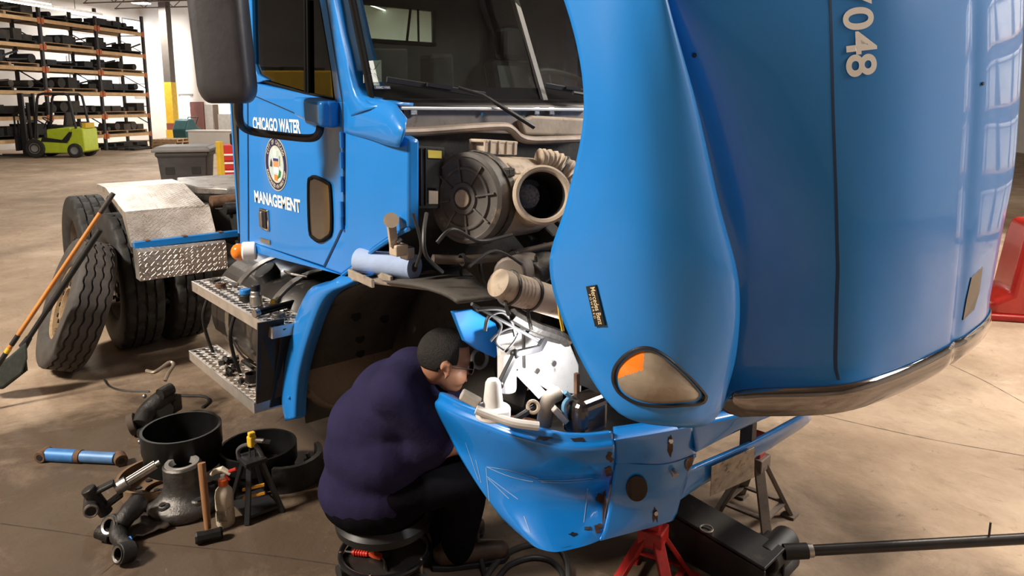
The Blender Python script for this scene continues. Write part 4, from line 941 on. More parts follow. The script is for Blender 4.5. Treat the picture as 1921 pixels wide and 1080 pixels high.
# ------------------------------------------------------------------ chassis rails, fender, fifth wheel
for y in (-.42, .42):
    MB().bx(-5.6, .95, y - .035, y + .035, .80, 1.04).build('chassis_rail', BLACKVOID, tr, 0)
for x in (-5.5, -4.2, -2.3, -1.4): MB().bx(x - .05, x + .05, -.42, .42, .84, 1.0).build('crossmember', BLACKVOID, tr, 0)
def tread_plate():
    m = bpy.data.materials.new('tread_plate'); m.use_nodes = True; nt = m.node_tree; N = nt.nodes; L = nt.links; b = N['Principled BSDF']
    b.inputs['Metallic'].default_value = .8; b.inputs['Roughness'].default_value = .45
    tc = N.new('ShaderNodeTexCoord'); sp = N.new('ShaderNodeSeparateXYZ'); L.new(tc.outputs['Object'], sp.inputs[0])
    sb = N.new('ShaderNodeMath'); sb.operation = 'SUBTRACT'; L.new(sp.outputs['Z'], sb.inputs[0]); L.new(sp.outputs['X'], sb.inputs[1])
    cb = N.new('ShaderNodeCombineXYZ'); L.new(sp.outputs['Y'], cb.inputs[0]); L.new(sb.outputs[0], cb.inputs[1])
    hs = []
    for ang, off in ((45, 0), (-45, .02)):
        mp = N.new('ShaderNodeMapping'); mp.inputs['Rotation'].default_value = (0, 0, R(ang)); mp.inputs['Location'].default_value = (off, off, 0); L.new(cb.outputs[0], mp.inputs[0])
        br = N.new('ShaderNodeTexBrick'); br.inputs['Scale'].default_value = 1; br.inputs['Brick Width'].default_value = .05; br.inputs['Row Height'].default_value = .028; br.inputs['Mortar Size'].default_value = .009; br.inputs['Mortar Smooth'].default_value = .3
        br.inputs['Color1'].default_value = (1,) * 4; br.inputs['Color2'].default_value = (0, 0, 0, 1); br.inputs['Mortar'].default_value = (0, 0, 0, 1); br.inputs['Bias'].default_value = 0
        L.new(mp.outputs[0], br.inputs[0]); hs.append(br.outputs['Color'])
    ad = N.new('ShaderNodeMath'); ad.operation = 'MAXIMUM'; L.new(hs[0], ad.inputs[0]); L.new(hs[1], ad.inputs[1])
    bp = N.new('ShaderNodeBump'); bp.inputs['Strength'].default_value = 1; bp.inputs['Distance'].default_value = .012; L.new(ad.outputs[0], bp.inputs['Height']); L.new(bp.outputs[0], b.inputs['Normal'])
    n = N.new('ShaderNodeTexNoise'); n.inputs['Scale'].default_value = 7; n.inputs['Detail'].default_value = 8; L.new(tc.outputs['Object'], n.inputs[0])
    r = N.new('ShaderNodeValToRGB'); L.new(n.outputs[0], r.inputs[0]); e = r.color_ramp.elements; e[0].position = .3; e[1].position = .7; e[0].color = (.42, .36, .31, 1); e[1].color = (.70, .66, .62, 1); L.new(r.outputs[0], b.inputs['Base Color'])
    return m
TREAD = tread_plate()
def strip(pts, y0, y1, name, m, parent, **kw): return MB().loft([[V((x, y, z)) for x, z in pts] for y in (y0, y1)]).build(name, m, parent, 0, solid=.004, **kw)
fen = strip([(-2.70, .672), (-2.70, .868), (-2.72, .880), (-2.815, .888)], -1.155, -.575, 'fender_box', TREAD, tr, bevel=.003, label='bright tread plate quarter fender')
strip([(-2.815, .888), (-2.83, .92), (-2.93, 1.10), (-2.95, 1.115)], -1.165, -.60, 'sloped_plate', TREAD, fen); strip([(-2.95, 1.115), (-3.45, 1.24), (-3.75, 1.245)], -1.165, -.62, 'top_plate', TREAD, fen)
MB().prism([(-2.70, -1.155, .672), (-2.70, -1.155, .868), (-2.815, -1.16, .888), (-2.815, -1.155, .672)], (0, .003, 0)).build('end_plate', TREAD, fen, 0)
MB().prism([(-2.95, -1.163, 1.115), (-2.815, -1.163, .888), (-2.86, -1.163, .888), (-3.02, -1.163, 1.08), (-3.45, -1.163, 1.20), (-3.75, -1.163, 1.20), (-3.75, -1.163, 1.245), (-3.45, -1.163, 1.24)], (0, .003, 0)).build('end_plate', TREAD, fen, 0)
MB().ball((-3.40, -1.0, 1.12), (.10, .12, .10)).build('mud_guard', RUBBER, fen)
a, c = pX(251, 460, -2.80), pX(446, 437, -2.74)
bb = MB().bar(a, c, .05, .045).build('blue_rail', BLUE, fen, 0, bevel=.004); 
for k in (.1, .45, .8): q = a.lerp(c, k); MB().bar(q + V((.0, 0, .024)), q + V((.0, .03, .024)), .055, .006).build('rail_clamp', RUST, bb, 0)
MB().bar(a + V((-.01, 0, -.035)), c + V((-.01, 0, -.035)), .04, .03).build('rail_rubber', BLACK, bb, 0)
# fifth wheel and the parts behind the cab
fw = MB(); fpts = [(-4.75, -.30), (-4.35, -.42), (-3.8, -.42), (-3.55, -.25), (-3.5, .25), (-3.8, .42), (-4.35, .42), (-4.75, .30)]
fwp = fw.prism([(x, y, 1.10) for x, y in fpts], (0, 0, .06)).build('fifth_wheel', mat('greased_plate', (.30, .28, .26), .3, .6, var=.5, scale=5, dirt=((.02, .018, .016), .3, 6)), tr, 30, bevel=.012)
MB().prism([(x * .98 - .08, y * .97, 1.03) for x, y in fpts], (0, 0, .07)).build('fifth_wheel_base', DARKIRON, fwp, 0)
MB().cyl((-4.1, -.42, 1.07), (-4.1, -.5, 1.07), .06, n=16).build('pivot_pin', DARKIRON, fwp)
for x, z, r_ in ((-3.2, 1.10, .05), (-2.9, 1.08, .045), (-2.4, 1.07, .04)): MB().cyl((x, -.5, z), (x, .6, z), r_, n=12).build('cross_tube', RUST if r_ > .045 else DARKIRON, tr)
for pts in ([(-3.2, -.30, 1.10), (-2.8, -.35, 1.16), (-2.3, -.3, 1.22), (-1.8, -.28, 1.3), (-1.3, -.25, 1.5)], [(-3.0, -.1, 1.08), (-2.6, -.15, 1.2), (-2.0, -.1, 1.25), (-1.3, 0, 1.5)]):
    MB().tube(spline(pts, 6), .016, 8).build('air_line', HOSE, tr)
MB().bx(-1.9, -1.25, -.5, .4, 1.05, 1.09).build('deck_plate', ALU, tr, 0, bevel=.004)
MB().bx(-1.7, -1.3, -.78, -.46, .92, 1.14).build('battery_cover', BLUE, tr, 0, bevel=.01)
# ------------------------------------------------------------------ fuel tank and steps
tk = MB().lathe([(.0, 0), (.27, 0), (.30, .03), (.30, 1.02), (.27, 1.05), (0, 1.05)], (-1.42, -.80, .73), (1, 0, 0), 40).build('fuel_tank', mat('dull_tank_metal', (.26, .21, .17), .38, .8, var=.2, scale=5, dirt=((.10, .08, .06), .15, 9)), tr, 40)
for x in (-1.20, -.75): MB().lathe([(.308, 0), (.318, 0), (.318, .05), (.308, .05)], (x, -.80, .73), (1, 0, 0), 40, True).build('tank_strap', STEEL, tk)
MB().loft([[V((x, -.80 + math.cos(R(a)) * .306, .73 + math.sin(R(a)) * .306)) for a in range(15, 201, 8)] for x in (-1.44, -.36)]).build('tank_cover', mat('cover_black', (.022, .020, .019), .3, .1, var=.3, scale=6, coat=.3, dirt=((.09, .07, .055), .1, 9)), tk, 40, solid=.004)
MB().cyl((-.98, -.95, .98), (-.98, -.98, 1.03), .06, n=18).build('filler_cap', BLACK, tk, 30, bevel=.006)
MB().tube([(-.85, -.92, 1.03), (-.80, -.95, 1.05), (-.72, -.95, 1.05), (-.66, -.9, 1.04)], .007, 8).build('tank_lever', STEEL, tk)
def perf_plate(x0, x1, y0, y1, z, name):
    nx = max(1, round((x1 - x0) / .05)); ny = max(1, round((y1 - y0) / .05)); dx = (x1 - x0) / nx; dy = (y1 - y0) / ny; mb = MB()
    for i in range(nx):
        for j in range(ny):
            cx_, cy_ = x0 + (i + .5) * dx, y0 + (j + .5) * dy; q = []; h = []
            for k in range(8):
                a = math.pi / 4 * k + math.pi / 8; s_ = max(abs(math.cos(a)), abs(math.sin(a)))
                q.append(V((cx_ + math.cos(a) / s_ * dx / 2, cy_ + math.sin(a) / s_ * dy / 2, z))); h.append(V((cx_ + math.cos(a) * dx * .38, cy_ + math.sin(a) * dy * .38, z + .004)))
            # square corners
            vs = q + h; fs = [(k, (k + 1) % 8, 8 + (k + 1) % 8, 8 + k) for k in range(8)]
            n0 = len(mb.v); mb.add(vs, fs)
            for sx_, sy_, k0, k1 in ((1, 1, 0, 1), (-1, 1, 2, 3), (-1, -1, 4, 5), (1, -1, 6, 7)):
                mb.add([q[k0], q[k1], V((cx_ + sx_ * dx / 2, cy_ + sy_ * dy / 2, z))], [(0, 1, 2)])
    o = mb.build(name, ALU, tr, 0, solid=.003)
    fr = MB(); fr.bx(x0, x1, y0 - .008, y0, z - .045, z + .006); fr.bx(x0, x1, y1, y1 + .008, z - .045, z + .006); fr.bx(x0 - .008, x0, y0 - .008, y1 + .008, z - .045, z + .006); fr.bx(x1, x1 + .008, y0 - .008, y1 + .008, z - .045, z + .006)
    fr.build('step_frame', ALU, o, 0, bevel=.002); return o
perf_plate(-1.40, -.36, -1.20, -1.04, .92, 'boarding_step'); perf_plate(-1.54, -.62, -1.20, -1.06, .50, 'boarding_step')
MB().prism([(-.56, -1.16, .49), (-.56, -.95, .49), (-.40, -.95, .91), (-.36, -1.16, .91)], (.012, 0, 0)).build('step_bracket', BLACKVOID, tr, 0, bevel=.003)
MB().prism([pX(x, y, X) for x, y, X in ((484, 606, -.36), (533, 597, -.36), (531, 742, -.50), (481, 758, -.58))], (-.01, 0, 0)).build('step_end_plate', mat('dark_bracket', (.035, .033, .031), .5, .2, var=.3), tr, 0)
for x in (-1.35, -.95): MB().tube(spline([(x, -1.12, .90), (x - .02, -1.17, .75), (x - .08, -1.14, .60), (x - .10, -1.10, .47)], 4), .009, 8).build('step_hanger', BLACKVOID, tr)
MB().tube([(-1.3, -.6, .46), (-1.3, -1.0, .46), (-.7, -1.0, .46), (-.7, -.6, .46)], .015, 8).build('step_stay', BLACKVOID, tr)
# ------------------------------------------------------------------ wheel arch: liner and blue lip
XZ = [(-.40, .44), (-.415, .55), (-.39, .68), (-.28, .86), (-.13, 1.05), (.06, 1.155), (.24, 1.215), (.50, 1.255), (.68, 1.262), (.76, 1.25)]
XS = [V((x, 0, z)) for x, z in XZ]; XS = spline(XS, 4)
LINER = mat('dusty_liner', (.060, .052, .045), .75, var=.4, scale=5, bump=.25, bscale=14, dirt=((.014, .012, .011), .35, 5))
MB().loft([[V((p.x, -1.06 + k * (.44 - .26 * max(0, min(1, (p.x - .15) / .5))), p.z - .02 * k * max(0, p.x))) for p in XS] for k in (0, .3, .65, 1)]).build('arch_liner', LINER, tr, 60, solid=.012)
for k, (yy_, zz_) in enumerate(((-.80, .72), (-.88, .60), (-.74, .9), (-.83, .81), (-.9, .95))):
    xx_ = min(XS, key=lambda p: abs(p.z - zz_) + (0 if p.x < .1 else 9)).x; MB().cyl((xx_ - .004, yy_, zz_), (xx_ + .02, yy_, zz_), .022, n=12).build('liner_hole', BLACKVOID, tr)
lipo = [(612, 531), (578, 545), (548, 615), (531, 690), (529, 745), (540, 788)]; lipi = [(645, 536), (604, 562), (574, 635), (556, 705), (551, 755), (550, 786)]
rows = []
for (x0, y0), (x1, y1) in zip(lipo, lipi):
    a = pY(x0, y0, -1.08); c = pY(x1, y1, -1.125); rows.append([a + V((-.03, .06, 0)), a, a.lerp(c, .5) + V((-.004, -.022, .0)), c, c + V((.01, .03, 0)), c + V((.0, .06, -.0))])
top0 = [p + V((.10, .02, .05)) for p in rows[0]]
MB().loft(smooth_grid([top0] + rows, 4, 4)).build('fender_lip', BLUE, tr, 60, solid=.006)
b_ = pY(543, 745, -1.13); MB().ball(b_, .009, 8, 5).build('lip_rivet', BLUE, tr)
# ------------------------------------------------------------------ engine bay
FIRE = mat('firewall_grime', (.022, .020, .018), .7, var=.5, scale=7, bump=.3, bscale=20, dirt=((.07, .055, .04), .12, 9))
MB().prism([(.255, -.98, 1.22), (.255, 1.2, 1.22), (.255, 1.2, 1.80), (.255, -.98, 1.80)], (.02, 0, 0)).build('firewall', FIRE, tr, 0)
q = [pX(x, y, .33) for x, y in ((758, 203), (1100, 206), (1100, 257), (758, 243))]
cw = MB().prism(q, (-.03, 0, 0)).build('cowl_plate', mat('dull_alu', (.30, .26, .23), .45, .55, var=.25, scale=6, dirt=((.12, .095, .075), .2, 8)), tr, 0, bevel=.003)
MB().bar(pX(748, 203, .345), pX(1100, 206, .345), .03, .012).build('cowl_rim', ALU, cw, 0, bevel=.003)
for x in (775, 1006, 1034): c = pX(x, 208, .352); MB().box(c, (.012, .028, .03)).build('cowl_clip', STEEL, cw, 0, bevel=.003)
for x in (777, 902, 1005, 1036): c = pX(x, 214, .337); MB().cyl(c, c + V((.008, 0, 0)), .006, n=8).build('cowl_bolt', CHROME, cw)
q = [pX(x, y, .36) for x, y in ((975, 226), (1000, 216), (1100, 222), (1100, 256), (1080, 256), (985, 254))]; MB().prism(q, (-.03, 0, 0)).build('cowl_pocket', BEIGE, cw, 0, bevel=.012, segs=3)
MB().tube(spline([pX(x, y, .43) for x, y in ((735, 248), (800, 246), (880, 240), (940, 237), (958, 242), (976, 258), (1000, 263), (1050, 262), (1110, 260))], 5), .0165, 10).build('stay_pipe', mat('dusty_pipe', (.22, .175, .14), .5, .4, var=.3, scale=8), tr)
MB().prism([(-.42, -.55, .50), (.45, -.55, .55), (.62, -.55, 1.15), (.50, -.55, 1.25), (-.1, -.55, 1.22), (-.42, -.55, .8)], (0, .012, 0)).build('inner_arch_wall', LINER, tr, 0)
# battery box / heater box behind the air cleaner
q = [pX(x, y, .42) for x, y in ((776, 270), (836, 275), (836, 392), (778, 392))]; hbx = MB().prism(q, (-.12, 0, 0)).build('heater_box', BLACKVOID, tr, 0, bevel=.01)
for x in (781, 790, 799): MB().bar(pX(x, 278, .425), pX(x, 386, .425), .006, .006).build('box_rib', BLACK, hbx, 0)
MB().prism([pX(x, y, .424) for x, y in ((802, 281), (828, 283), (828, 297), (803, 296))], (.002, 0, 0)).build('box_label', mat('yellow_label', (.62, .48, .06), .6), hbx, 0); MB().prism([pX(x, y, .424) for x, y in ((803, 357), (820, 358), (820, 382), (803, 382))], (.006, 0, 0)).build('box_tab', BEIGE, hbx, 0)
# air cleaner
ax = V((.25, -.95, .08)).normalized(); ap = V((.56, -.86, 1.52)); ap = pX(872, 372, .52)
ac = MB().lathe([(.0, -.44), (.10, -.44), (.135, -.425), (.150, -.39), (.152, -.07), (.158, -.06), (.158, -.02), (.150, -.01)], ap, ax, 48).build('air_cleaner', BEIGE, tr, 40, label='dusty beige air cleaner canister')
GREY = mat('dusty_grey_cap', (.085, .075, .068), .55, var=.3, scale=12, dirt=((.26, .20, .14), .12, 14))
capo = MB().lathe([(.160, -.045), (.162, -.02), (.158, .0), (.145, .008), (.140, .004), (.112, .004), (.108, .012), (.100, .012), (.096, .006), (.058, .006), (.054, .014), (.040, .014), (.036, .008), (.0, .010)], ap, ax, 48).build('canister_cap', GREY, ac, 30)
au, aw = MB().frame(ax)[1:]
for k in range(8):
    a = 2 * math.pi * k / 8 + .2; d = au * math.cos(a) + aw * math.sin(a); MB().bar(ap + d * .058 + ax * .009, ap + d * .135 + ax * .009, .006, .010, up=ax).build('cap_rib', GREY, capo, 0)
MB().lathe([(0, .012), (.030, .012), (.030, .018), (0, .018)], ap, ax, 20).build('cap_dust', BEIGE, capo)
MB().lathe([(.164, -.075), (.168, -.075), (.168, -.045), (.164, -.045)], ap, ax, 48, True).build('clamp_band', IRON, ac)
for a in (R(40), R(215)): d = au * math.cos(a) + aw * math.sin(a); MB().box(ap + d * .172 - ax * .06, (.03, .03, .03)).build('clamp_latch', DARKIRON, ac, 0, bevel=.005)
up_ = (V((0, 0, 1)) - ax * ax.z).normalized(); sd_ = ax.cross(up_)
# bracket on top with ribs
bk0 = ap - ax * .14 + up_ * .182
Mb = Matrix((( -ax.x, sd_.x, up_.x), (-ax.y, sd_.y, up_.y), (-ax.z, sd_.z, up_.z)))
fr = V((.97, .24, 0))
bkt = MB().box(bk0 + up_ * .02 + ax * -.02 - sd_ * .0, (.20, .075, .012), Mb).build('top_bracket', BEIGE, ac, 0, bevel=.004)
MB().box(bk0 - sd_ * .03 + ax * -.02, (.20, .010, .05), Mb).build('bracket_wall', BEIGE, bkt, 0, bevel=.003); MB().box(bk0 + sd_ * .035 + ax * -.02, (.20, .010, .05), Mb).build('bracket_wall', BEIGE, bkt, 0, bevel=.003)
for k in range(4): MB().box(bk0 - ax * (.02 + (k - 1.5) * .05) , (.010, .085, .05), Mb).build('bracket_rib', BEIGE, bkt, 0, bevel=.002)
pl = ap - ax * .20 + (up_ * .80 + (CAM - ap).normalized() * .45).normalized() * .155
# raised name plate on the shoulder of the canister
for off, sz in ((-.19, (.13, .055)), (-.22, (.20, .03))):
    ang = .75 if sz[1] > .04 else 1.15
    toc = (CAM - ap); toc = (toc - ax * toc.dot(ax)).normalized(); sidq = ax.cross(up_); sgn = 1 if sidq.dot(toc) > 0 else -1
    d = (up_ * math.cos(ang) + sidq * sgn * math.sin(ang)).normalized(); tg = ax.cross(d)
    MB().box(ap + ax * off + d * .1525, (sz[0], sz[1], .006), Matrix(((ax.x, tg.x, d.x), (ax.y, tg.y, d.y), (ax.z, tg.z, d.z)))).build('canister_plate', BEIGE, ac, 0, bevel=.003, segs=3)
# intake mouth
mo = pX(1019, 365, .75); md = V((.84, -.48, .22)).normalized()
mouth = MB().lathe([(.098, -.26), (.093, -.06), (.098, -.035), (.103, -.014), (.101, .0), (.094, .004), (.084, .0), (.080, -.012), (.076, -.10), (.072, -.19), (.0, -.19)], mo, md, 44).build('intake_mouth', BEIGE, ac, 40)
MB().lathe([(.0785, -.014), (.0745, -.10), (.070, -.185), (.0, -.186)], mo, md, 40).build('mouth_lining', BLACKVOID, mouth)
mu_, mw_ = MB().frame(md)[1:]
scrn = MB(); cs = mo - md * .075 - RIGHT * .036 + V((0, 0, .002))
scrn.lathe([(0.0, .01), (.02, .009), (.042, .0)], cs, md, 20).build('mouth_screen', mat('perforated_screen', (.30, .26, .22), .6, .2, var=.6, scale=120), mouth)
# corrugated hoses leaving the canister
def corrugated(pts, r, name, m, parent, pitch=.012, amp=.004, k=10):
    P = spline(pts, k); L_ = 0; Q = [P[0]]; 
    dense = []
    for a, c in zip(P, P[1:]):
        n = max(1, int((c - a).length / (pitch / 3)))
        for i in range(n): dense.append(a.lerp(c, i / n))
    rr = [r + amp * math.sin(i * 2 * math.pi / 3) for i in range(len(dense))]
    return MB().tube(dense, rr, 14).build(name, m, parent, 40)
corrugated([pX(1010, 296, .50), pX(1040, 300, .52), pX(1070, 318, .56), pX(1095, 350, .60)], .034, 'air_hose', BEIGE, tr, .02, .004)
MB().torus(pX(1056, 312, .54), pX(1070, 318, .56) - pX(1040, 300, .52), .040, .006, 24, 6).build('hose_clamp', IRON, tr)
# coolant pipe and the big intercooler hose
MB().tube(spline([pX(x, y, X) for x, y, X in ((812, 486, .50), (850, 487, .52), (880, 487, .55), (960, 478, .60), (1060, 456, .66))], 5), .017, 12).build('coolant_pipe', mat('brown_pipe', (.12, .095, .075), .5, .3, var=.3), tr)
for x, y in ((868, 487), (965, 478), (1022, 466)): c = pX(x, y, .56 if x < 900 else .62); MB().lathe([(.019, -.006), (.022, -.006), (.022, .006), (.019, .006)], c, V((.1, .9, .1)), 16, True).build('pipe_clamp', IRON, tr)
hp = [pX(x, y, .85) for x, y in ((934, 530), (955, 540), (1000, 553), (1060, 572))]
MB().tube([hp[0] - (hp[1] - hp[0]) * .25] + hp, [.02, .045, .050, .050, .050], 20).build('charge_hose', BEIGE, tr, 40)
corrugated([hp[1], hp[1].lerp(hp[2], .8)], .050, 'hose_bellows', BEIGE, tr, .012, .003)
for k in (.0, .9): c = hp[1].lerp(hp[2], k); MB().torus(c, hp[2] - hp[1], .053, .005, 24, 6).build('hose_clamp', IRON, tr)
for x, y0, y1 in ((947, 555, 590), (990, 575, 618)): MB().tube([pX(x, y0, .86), pX(x + 2, (y0 + y1) / 2, .88), pX(x + 7, y1, .87)], .006, 6).build('clamp_strap', IRON, tr)
# engine block and dark lumps
eb = MB().bx(.28, 1.02, -.28, .62, .62, 1.25).build('engine_block', BLACKVOID, tr, 0, bevel=.04)
rr = random.Random(5)
for k in range(16):
    c = V((rr.uniform(.35, .95), rr.uniform(-.5, -.2), rr.uniform(.9, 1.35))); 
    if k % 2: MB().cyl(c, c + V((rr.uniform(-.15, .15), rr.uniform(-.1, .1), rr.uniform(-.1, .1))), rr.uniform(.02, .06), n=12).build('engine_part', DARKIRON, eb)
    else: MB().box(c, (rr.uniform(.05, .16), rr.uniform(.05, .12), rr.uniform(.04, .12)), Matrix.Rotation(rr.uniform(0, 1), 3, 'Y')).build('engine_part', BLACKVOID, eb, 0, bevel=.01)
for pts in ([(800, 400), (795, 440), (800, 480), (830, 510)], [(862, 480), (866, 520), (880, 560), (905, 600)], [(820, 455), (850, 430), (900, 452), (960, 440)], [(775, 400), (790, 460), (780, 500)], [(880, 500), (930, 470), (985, 500)], [(900, 480), (905, 520), (930, 560), (925, 600)], [(1005, 480), (1010, 520), (1030, 560)]):
    X = rr.uniform(.5, .75); MB().tube(spline([pX(x, y, X + rr.uniform(-.04, .04)) for x, y in pts], 6), rr.uniform(.004, .007), 8).build('bay_hose', HOSE, tr)
MB().cyl(pX(955, 515, .72), pX(1000, 500, .6), .06, n=18).build('fan_hub', mat('grey_casting', (.16, .13, .11), .6, .2, var=.3), eb, 30, bevel=.01); MB().cyl(pX(990, 520, .7), pX(1030, 490, .62), .055, n=18).build('pump', DARKIRON, eb, 30, bevel=.01)
# cab mount by the door panel
cm = MB().bar(pX(733, 412, .42), pX(739, 462, .42), .032, .014, up=(1, 0, 0)).build('cab_latch', BEIGE, tr, 0, bevel=.004)
MB().cyl(pX(734, 413, .41), pX(734, 413, .44), .026, n=16).build('latch_eye', BEIGE, cm); MB().box(pX(748, 468, .42), (.05, .05, .04)).build('latch_block', BEIGE, cm, 0, bevel=.006); MB().box(pX(764, 474, .42), (.05, .035, .045)).build('latch_block', STEEL, cm, 0, bevel=.006); MB().cyl(pX(745, 456, .43), pX(752, 448, .43), .008, n=8).build('latch_bolt', STEEL, cm)
# dusty tray on top of the liner under the paper roll
tq_ = [pZ(x, y, 1.215) for x, y in ((652, 510), (720, 495), (815, 512), (850, 536), (800, 545), (700, 533), (660, 527))]
try_ = MB().prism(tq_, (0, 0, .012)).build('liner_tray', mat('dusty_tray', (.30, .25, .20), .8, var=.3, scale=12, dirt=((.10, .08, .06), .25, 14)), tr, 0, bevel=.004)
for (x0, y0), (x1, y1) in (((655, 512), (700, 532)), ((690, 506), (735, 526)), ((660, 508), (725, 497))): MB().bar(pZ(x0, y0, 1.235), pZ(x1, y1, 1.235), .012, .03).build('tray_rib', MATS['dusty_tray'], try_, 0, bevel=.003)
# ------------------------------------------------------------------ front suspension seen above the bumper, lit by the work light
PALE = mat('pale_grey_paint', (.74, .73, .72), .5, .1, var=.10, scale=9, dirt=((.25, .22, .2), .08, 14)); PALE2 = mat('pale_dusty_cast', (.46, .43, .40), .6, .1, var=.2, scale=12)
q = [pX(x, y, .70) for x, y in ((932, 632), (985, 618), (1060, 622), (1092, 700), (1090, 742), (1060, 736), (1010, 712), (965, 690), (935, 676))]
rail = MB().prism(q, (-.03, .02, 0)).build('frame_horn', PALE, tr, 0, bevel=.004, label='pale frame plate lit by the work light')
for x, y in ((1037, 679), (1006, 693)): c = pX(x, y, .702); MB().cyl(c, c + V((.012, -.004, 0)), .010, n=8).build('frame_bolt', STEEL, rail)
MB().bar(pX(983, 624, .71), pX(984, 690, .71), .006, .006).build('frame_edge', IRON, rail, 0)
MB().lathe([(0, 0), (.030, 0), (.032, .010), (.032, .13), (.028, .15), (0, .15)], pX(951, 732, .76), (0, 0, 1), 24).build('brake_canister', PALE, tr, 40)
MB().lathe([(.032, 0), (.030, .02), (.024, .075), (.018, .085), (.0, .085)], pX(925, 760, .86), (0, 0, 1), 20).build('kingpin_cap', PALE, tr, 40); MB().lathe([(.0, -.03), (.055, -.03), (.055, 0), (.03, .01), (0, .012)], pX(925, 764, .86), (0, 0, 1), 20).build('kingpin_base', PALE, tr, 40, bevel=.004)
MB().bar(pX(865, 738, .80), pX(900, 757, .84), .035, .03).build('steering_arm', PALE2, tr, 0, bevel=.006); MB().tube(spline([pX(x, y, X) for x, y, X in ((893, 768, .86), (930, 782, .90), (965, 793, .94), (1010, 799, .98))], 4), .014, 10).build('axle_lip', PALE, tr)
MB().bar(pX(972, 694, .76), pX(1018, 742, .84), .034, .022).build('leaf_spring', PALE, tr, 0, bevel=.003); MB().bar(pX(1000, 706, .76), pX(1052, 738, .80), .03, .026).build('spring_shackle', PALE2, tr, 0, bevel=.006)
MB().tube(spline([pX(x, y, .92) for x, y in ((1046, 738), (1030, 748), (1024, 772), (1020, 798))], 5), .025, 14).build('radiator_hose', mat('brown_hose', (.16, .13, .105), .7, var=.3, scale=14), tr); MB().bar(pX(1038, 765, .95), pX(1062, 790, .97), .03, .02).build('radiator_stay', PALE2, tr, 0, bevel=.003)
MB().tube(spline([pX(x, y, .97) for x, y in ((1060, 735), (1068, 745), (1058, 760), (1062, 790))], 5), .008, 8).build('blue_hose', mat('blue_hose', (.15, .35, .55), .5), tr)
# dark headlamp bucket standing behind the bumper
hk = pX(1098, 775, .98); MB().box(hk, (.10, .14, .13)).build('lamp_bucket', mat('brown_black_bucket', (.02, .015, .013), .2, var=.2, coat=.5), tr, 0, bevel=.03, segs=4)
MB().bar(pX(1082, 700, .95), pX(1082, 752, .95), .014, .014).build('bucket_stay', RUST, tr, 0)
MB().tube([pX(960, 790, .93), pX(985, 775, .93), pX(1002, 763, .93)], .010, 8).build('tie_rod', BLACK, tr); MB().torus(pX(1000, 763, .935), (1, -.4, .6), .018, .006, 16, 6).build('tie_rod_eye', BEIGE, tr)
MB().bx(.35, 1.0, -.62, .9, .56, .66).build('front_axle', BLACKVOID, tr, 0, bevel=.02)
for pts in ([(850, 585), (885, 580), (930, 606), (944, 640), (930, 672), (895, 656), (872, 640)],): MB().prism([pX(x, y, .60) for x, y in pts], (-.02, 0, 0)).build('blue_bracket', BLUE, tr, 0, bevel=.004)
# wiring and air lines above the axle
WIRE = mat('grey_wire', (.045, .045, .05), .5)
for pts, r_ in (([(885, 570), (930, 595), (985, 625), (1010, 640)], .006), ([(920, 590), (940, 610), (930, 640), (945, 655)], .005), ([(910, 620), (916, 595), (940, 585), (958, 600), (966, 630)], .006), ([(920, 640), (935, 625), (960, 615), (975, 625)], .004), ([(895, 580), (940, 580), (975, 600)], .007), ([(948, 660), (965, 640), (975, 618)], .004), ([(990, 620), (1020, 632), (1050, 640)], .010), ([(960, 590), (1000, 612), (1045, 628), (1065, 640)], .022)):
    MB().tube(spline([pX(x, y, .80) for x, y in pts], 6), r_, 8).build('air_line', WIRE if r_ < .008 else DARKIRON, tr)
MB().torus(pX(900, 672, .30), (1, 0, .2), .038, .008, 24, 8).build('spring_ring', PALE2, tr)
MB().tube([pX(1047, 560, 1.0), pX(1050, 590, 1.0), pX(1056, 620, 1.0)], .005, 6).build('yellow_wire', YELLOW, tr)
# work light on a folding arm 
wl0 = pX(937, 722, .86); wl1 = pX(966, 664, .84); wl2 = pX(1012, 653, .82); wl3 = pX(1022, 635, .80)
wlt = thing('work_light', 'black folding work light clipped over the pale frame plate', 'work light', wl0)
MB().bar((0, 0, 0), wl1 - wl0, .016, .022).build('light_bar', BLACK, wlt, 0, bevel=.003); MB().bar(wl1 - wl0, wl2 - wl0, .018, .022).build('light_arm', BLACK, wlt, 0, bevel=.003); MB().bar(wl2 - wl0, wl3 - wl0, .018, .026).build('light_head', BLACK, wlt, 0, bevel=.003)
MB().ball(wl1 - wl0, .016, 12, 8).build('joint', BLACK, wlt); MB().ball(wl0 - wl0, .014, 10, 6).build('clip', BLACK, wlt)
ll = bpy.data.lights.new('work_light_led', 'SPOT'); ll.energy = 14; ll.spot_size = R(165); ll.spot_blend = .5; ll.shadow_soft_size = .02; ll.color = (1, .98, .95)
lo_ = bpy.data.objects.new('work_light_led', ll); col.objects.link(lo_); lo_.parent = wlt; lo_.location = pX(1044, 662, .93) - wl0; lo_.rotation_euler = V((-.9, .0, -.3)).to_track_quat('-Z', 'Y').to_euler()
# blue paper roll on the liner
ra, rb = pZ(674, 488, 1.275), pZ(778, 501, 1.275); rl = thing('paper_roll', 'roll of pale blue paper towel lying on the arch liner', 'paper roll', ra)
dv = rb - ra; MB().lathe([(.018, 0), (.046, 0), (.046, dv.length), (.018, dv.length)], (0, 0, 0), dv, 32, True).build('paper', mat('blue_paper', (.34, .44, .66), .85, var=.08, scale=16, bump=.15, bscale=90), rl, 40)
MB().lathe([(.015, -.001), (.018, -.001), (.018, dv.length + .001), (.015, dv.length + .001)], (0, 0, 0), dv, 20, True).build('cardboard_core', mat('card_core', (.15, .12, .10), .9), rl, 40)
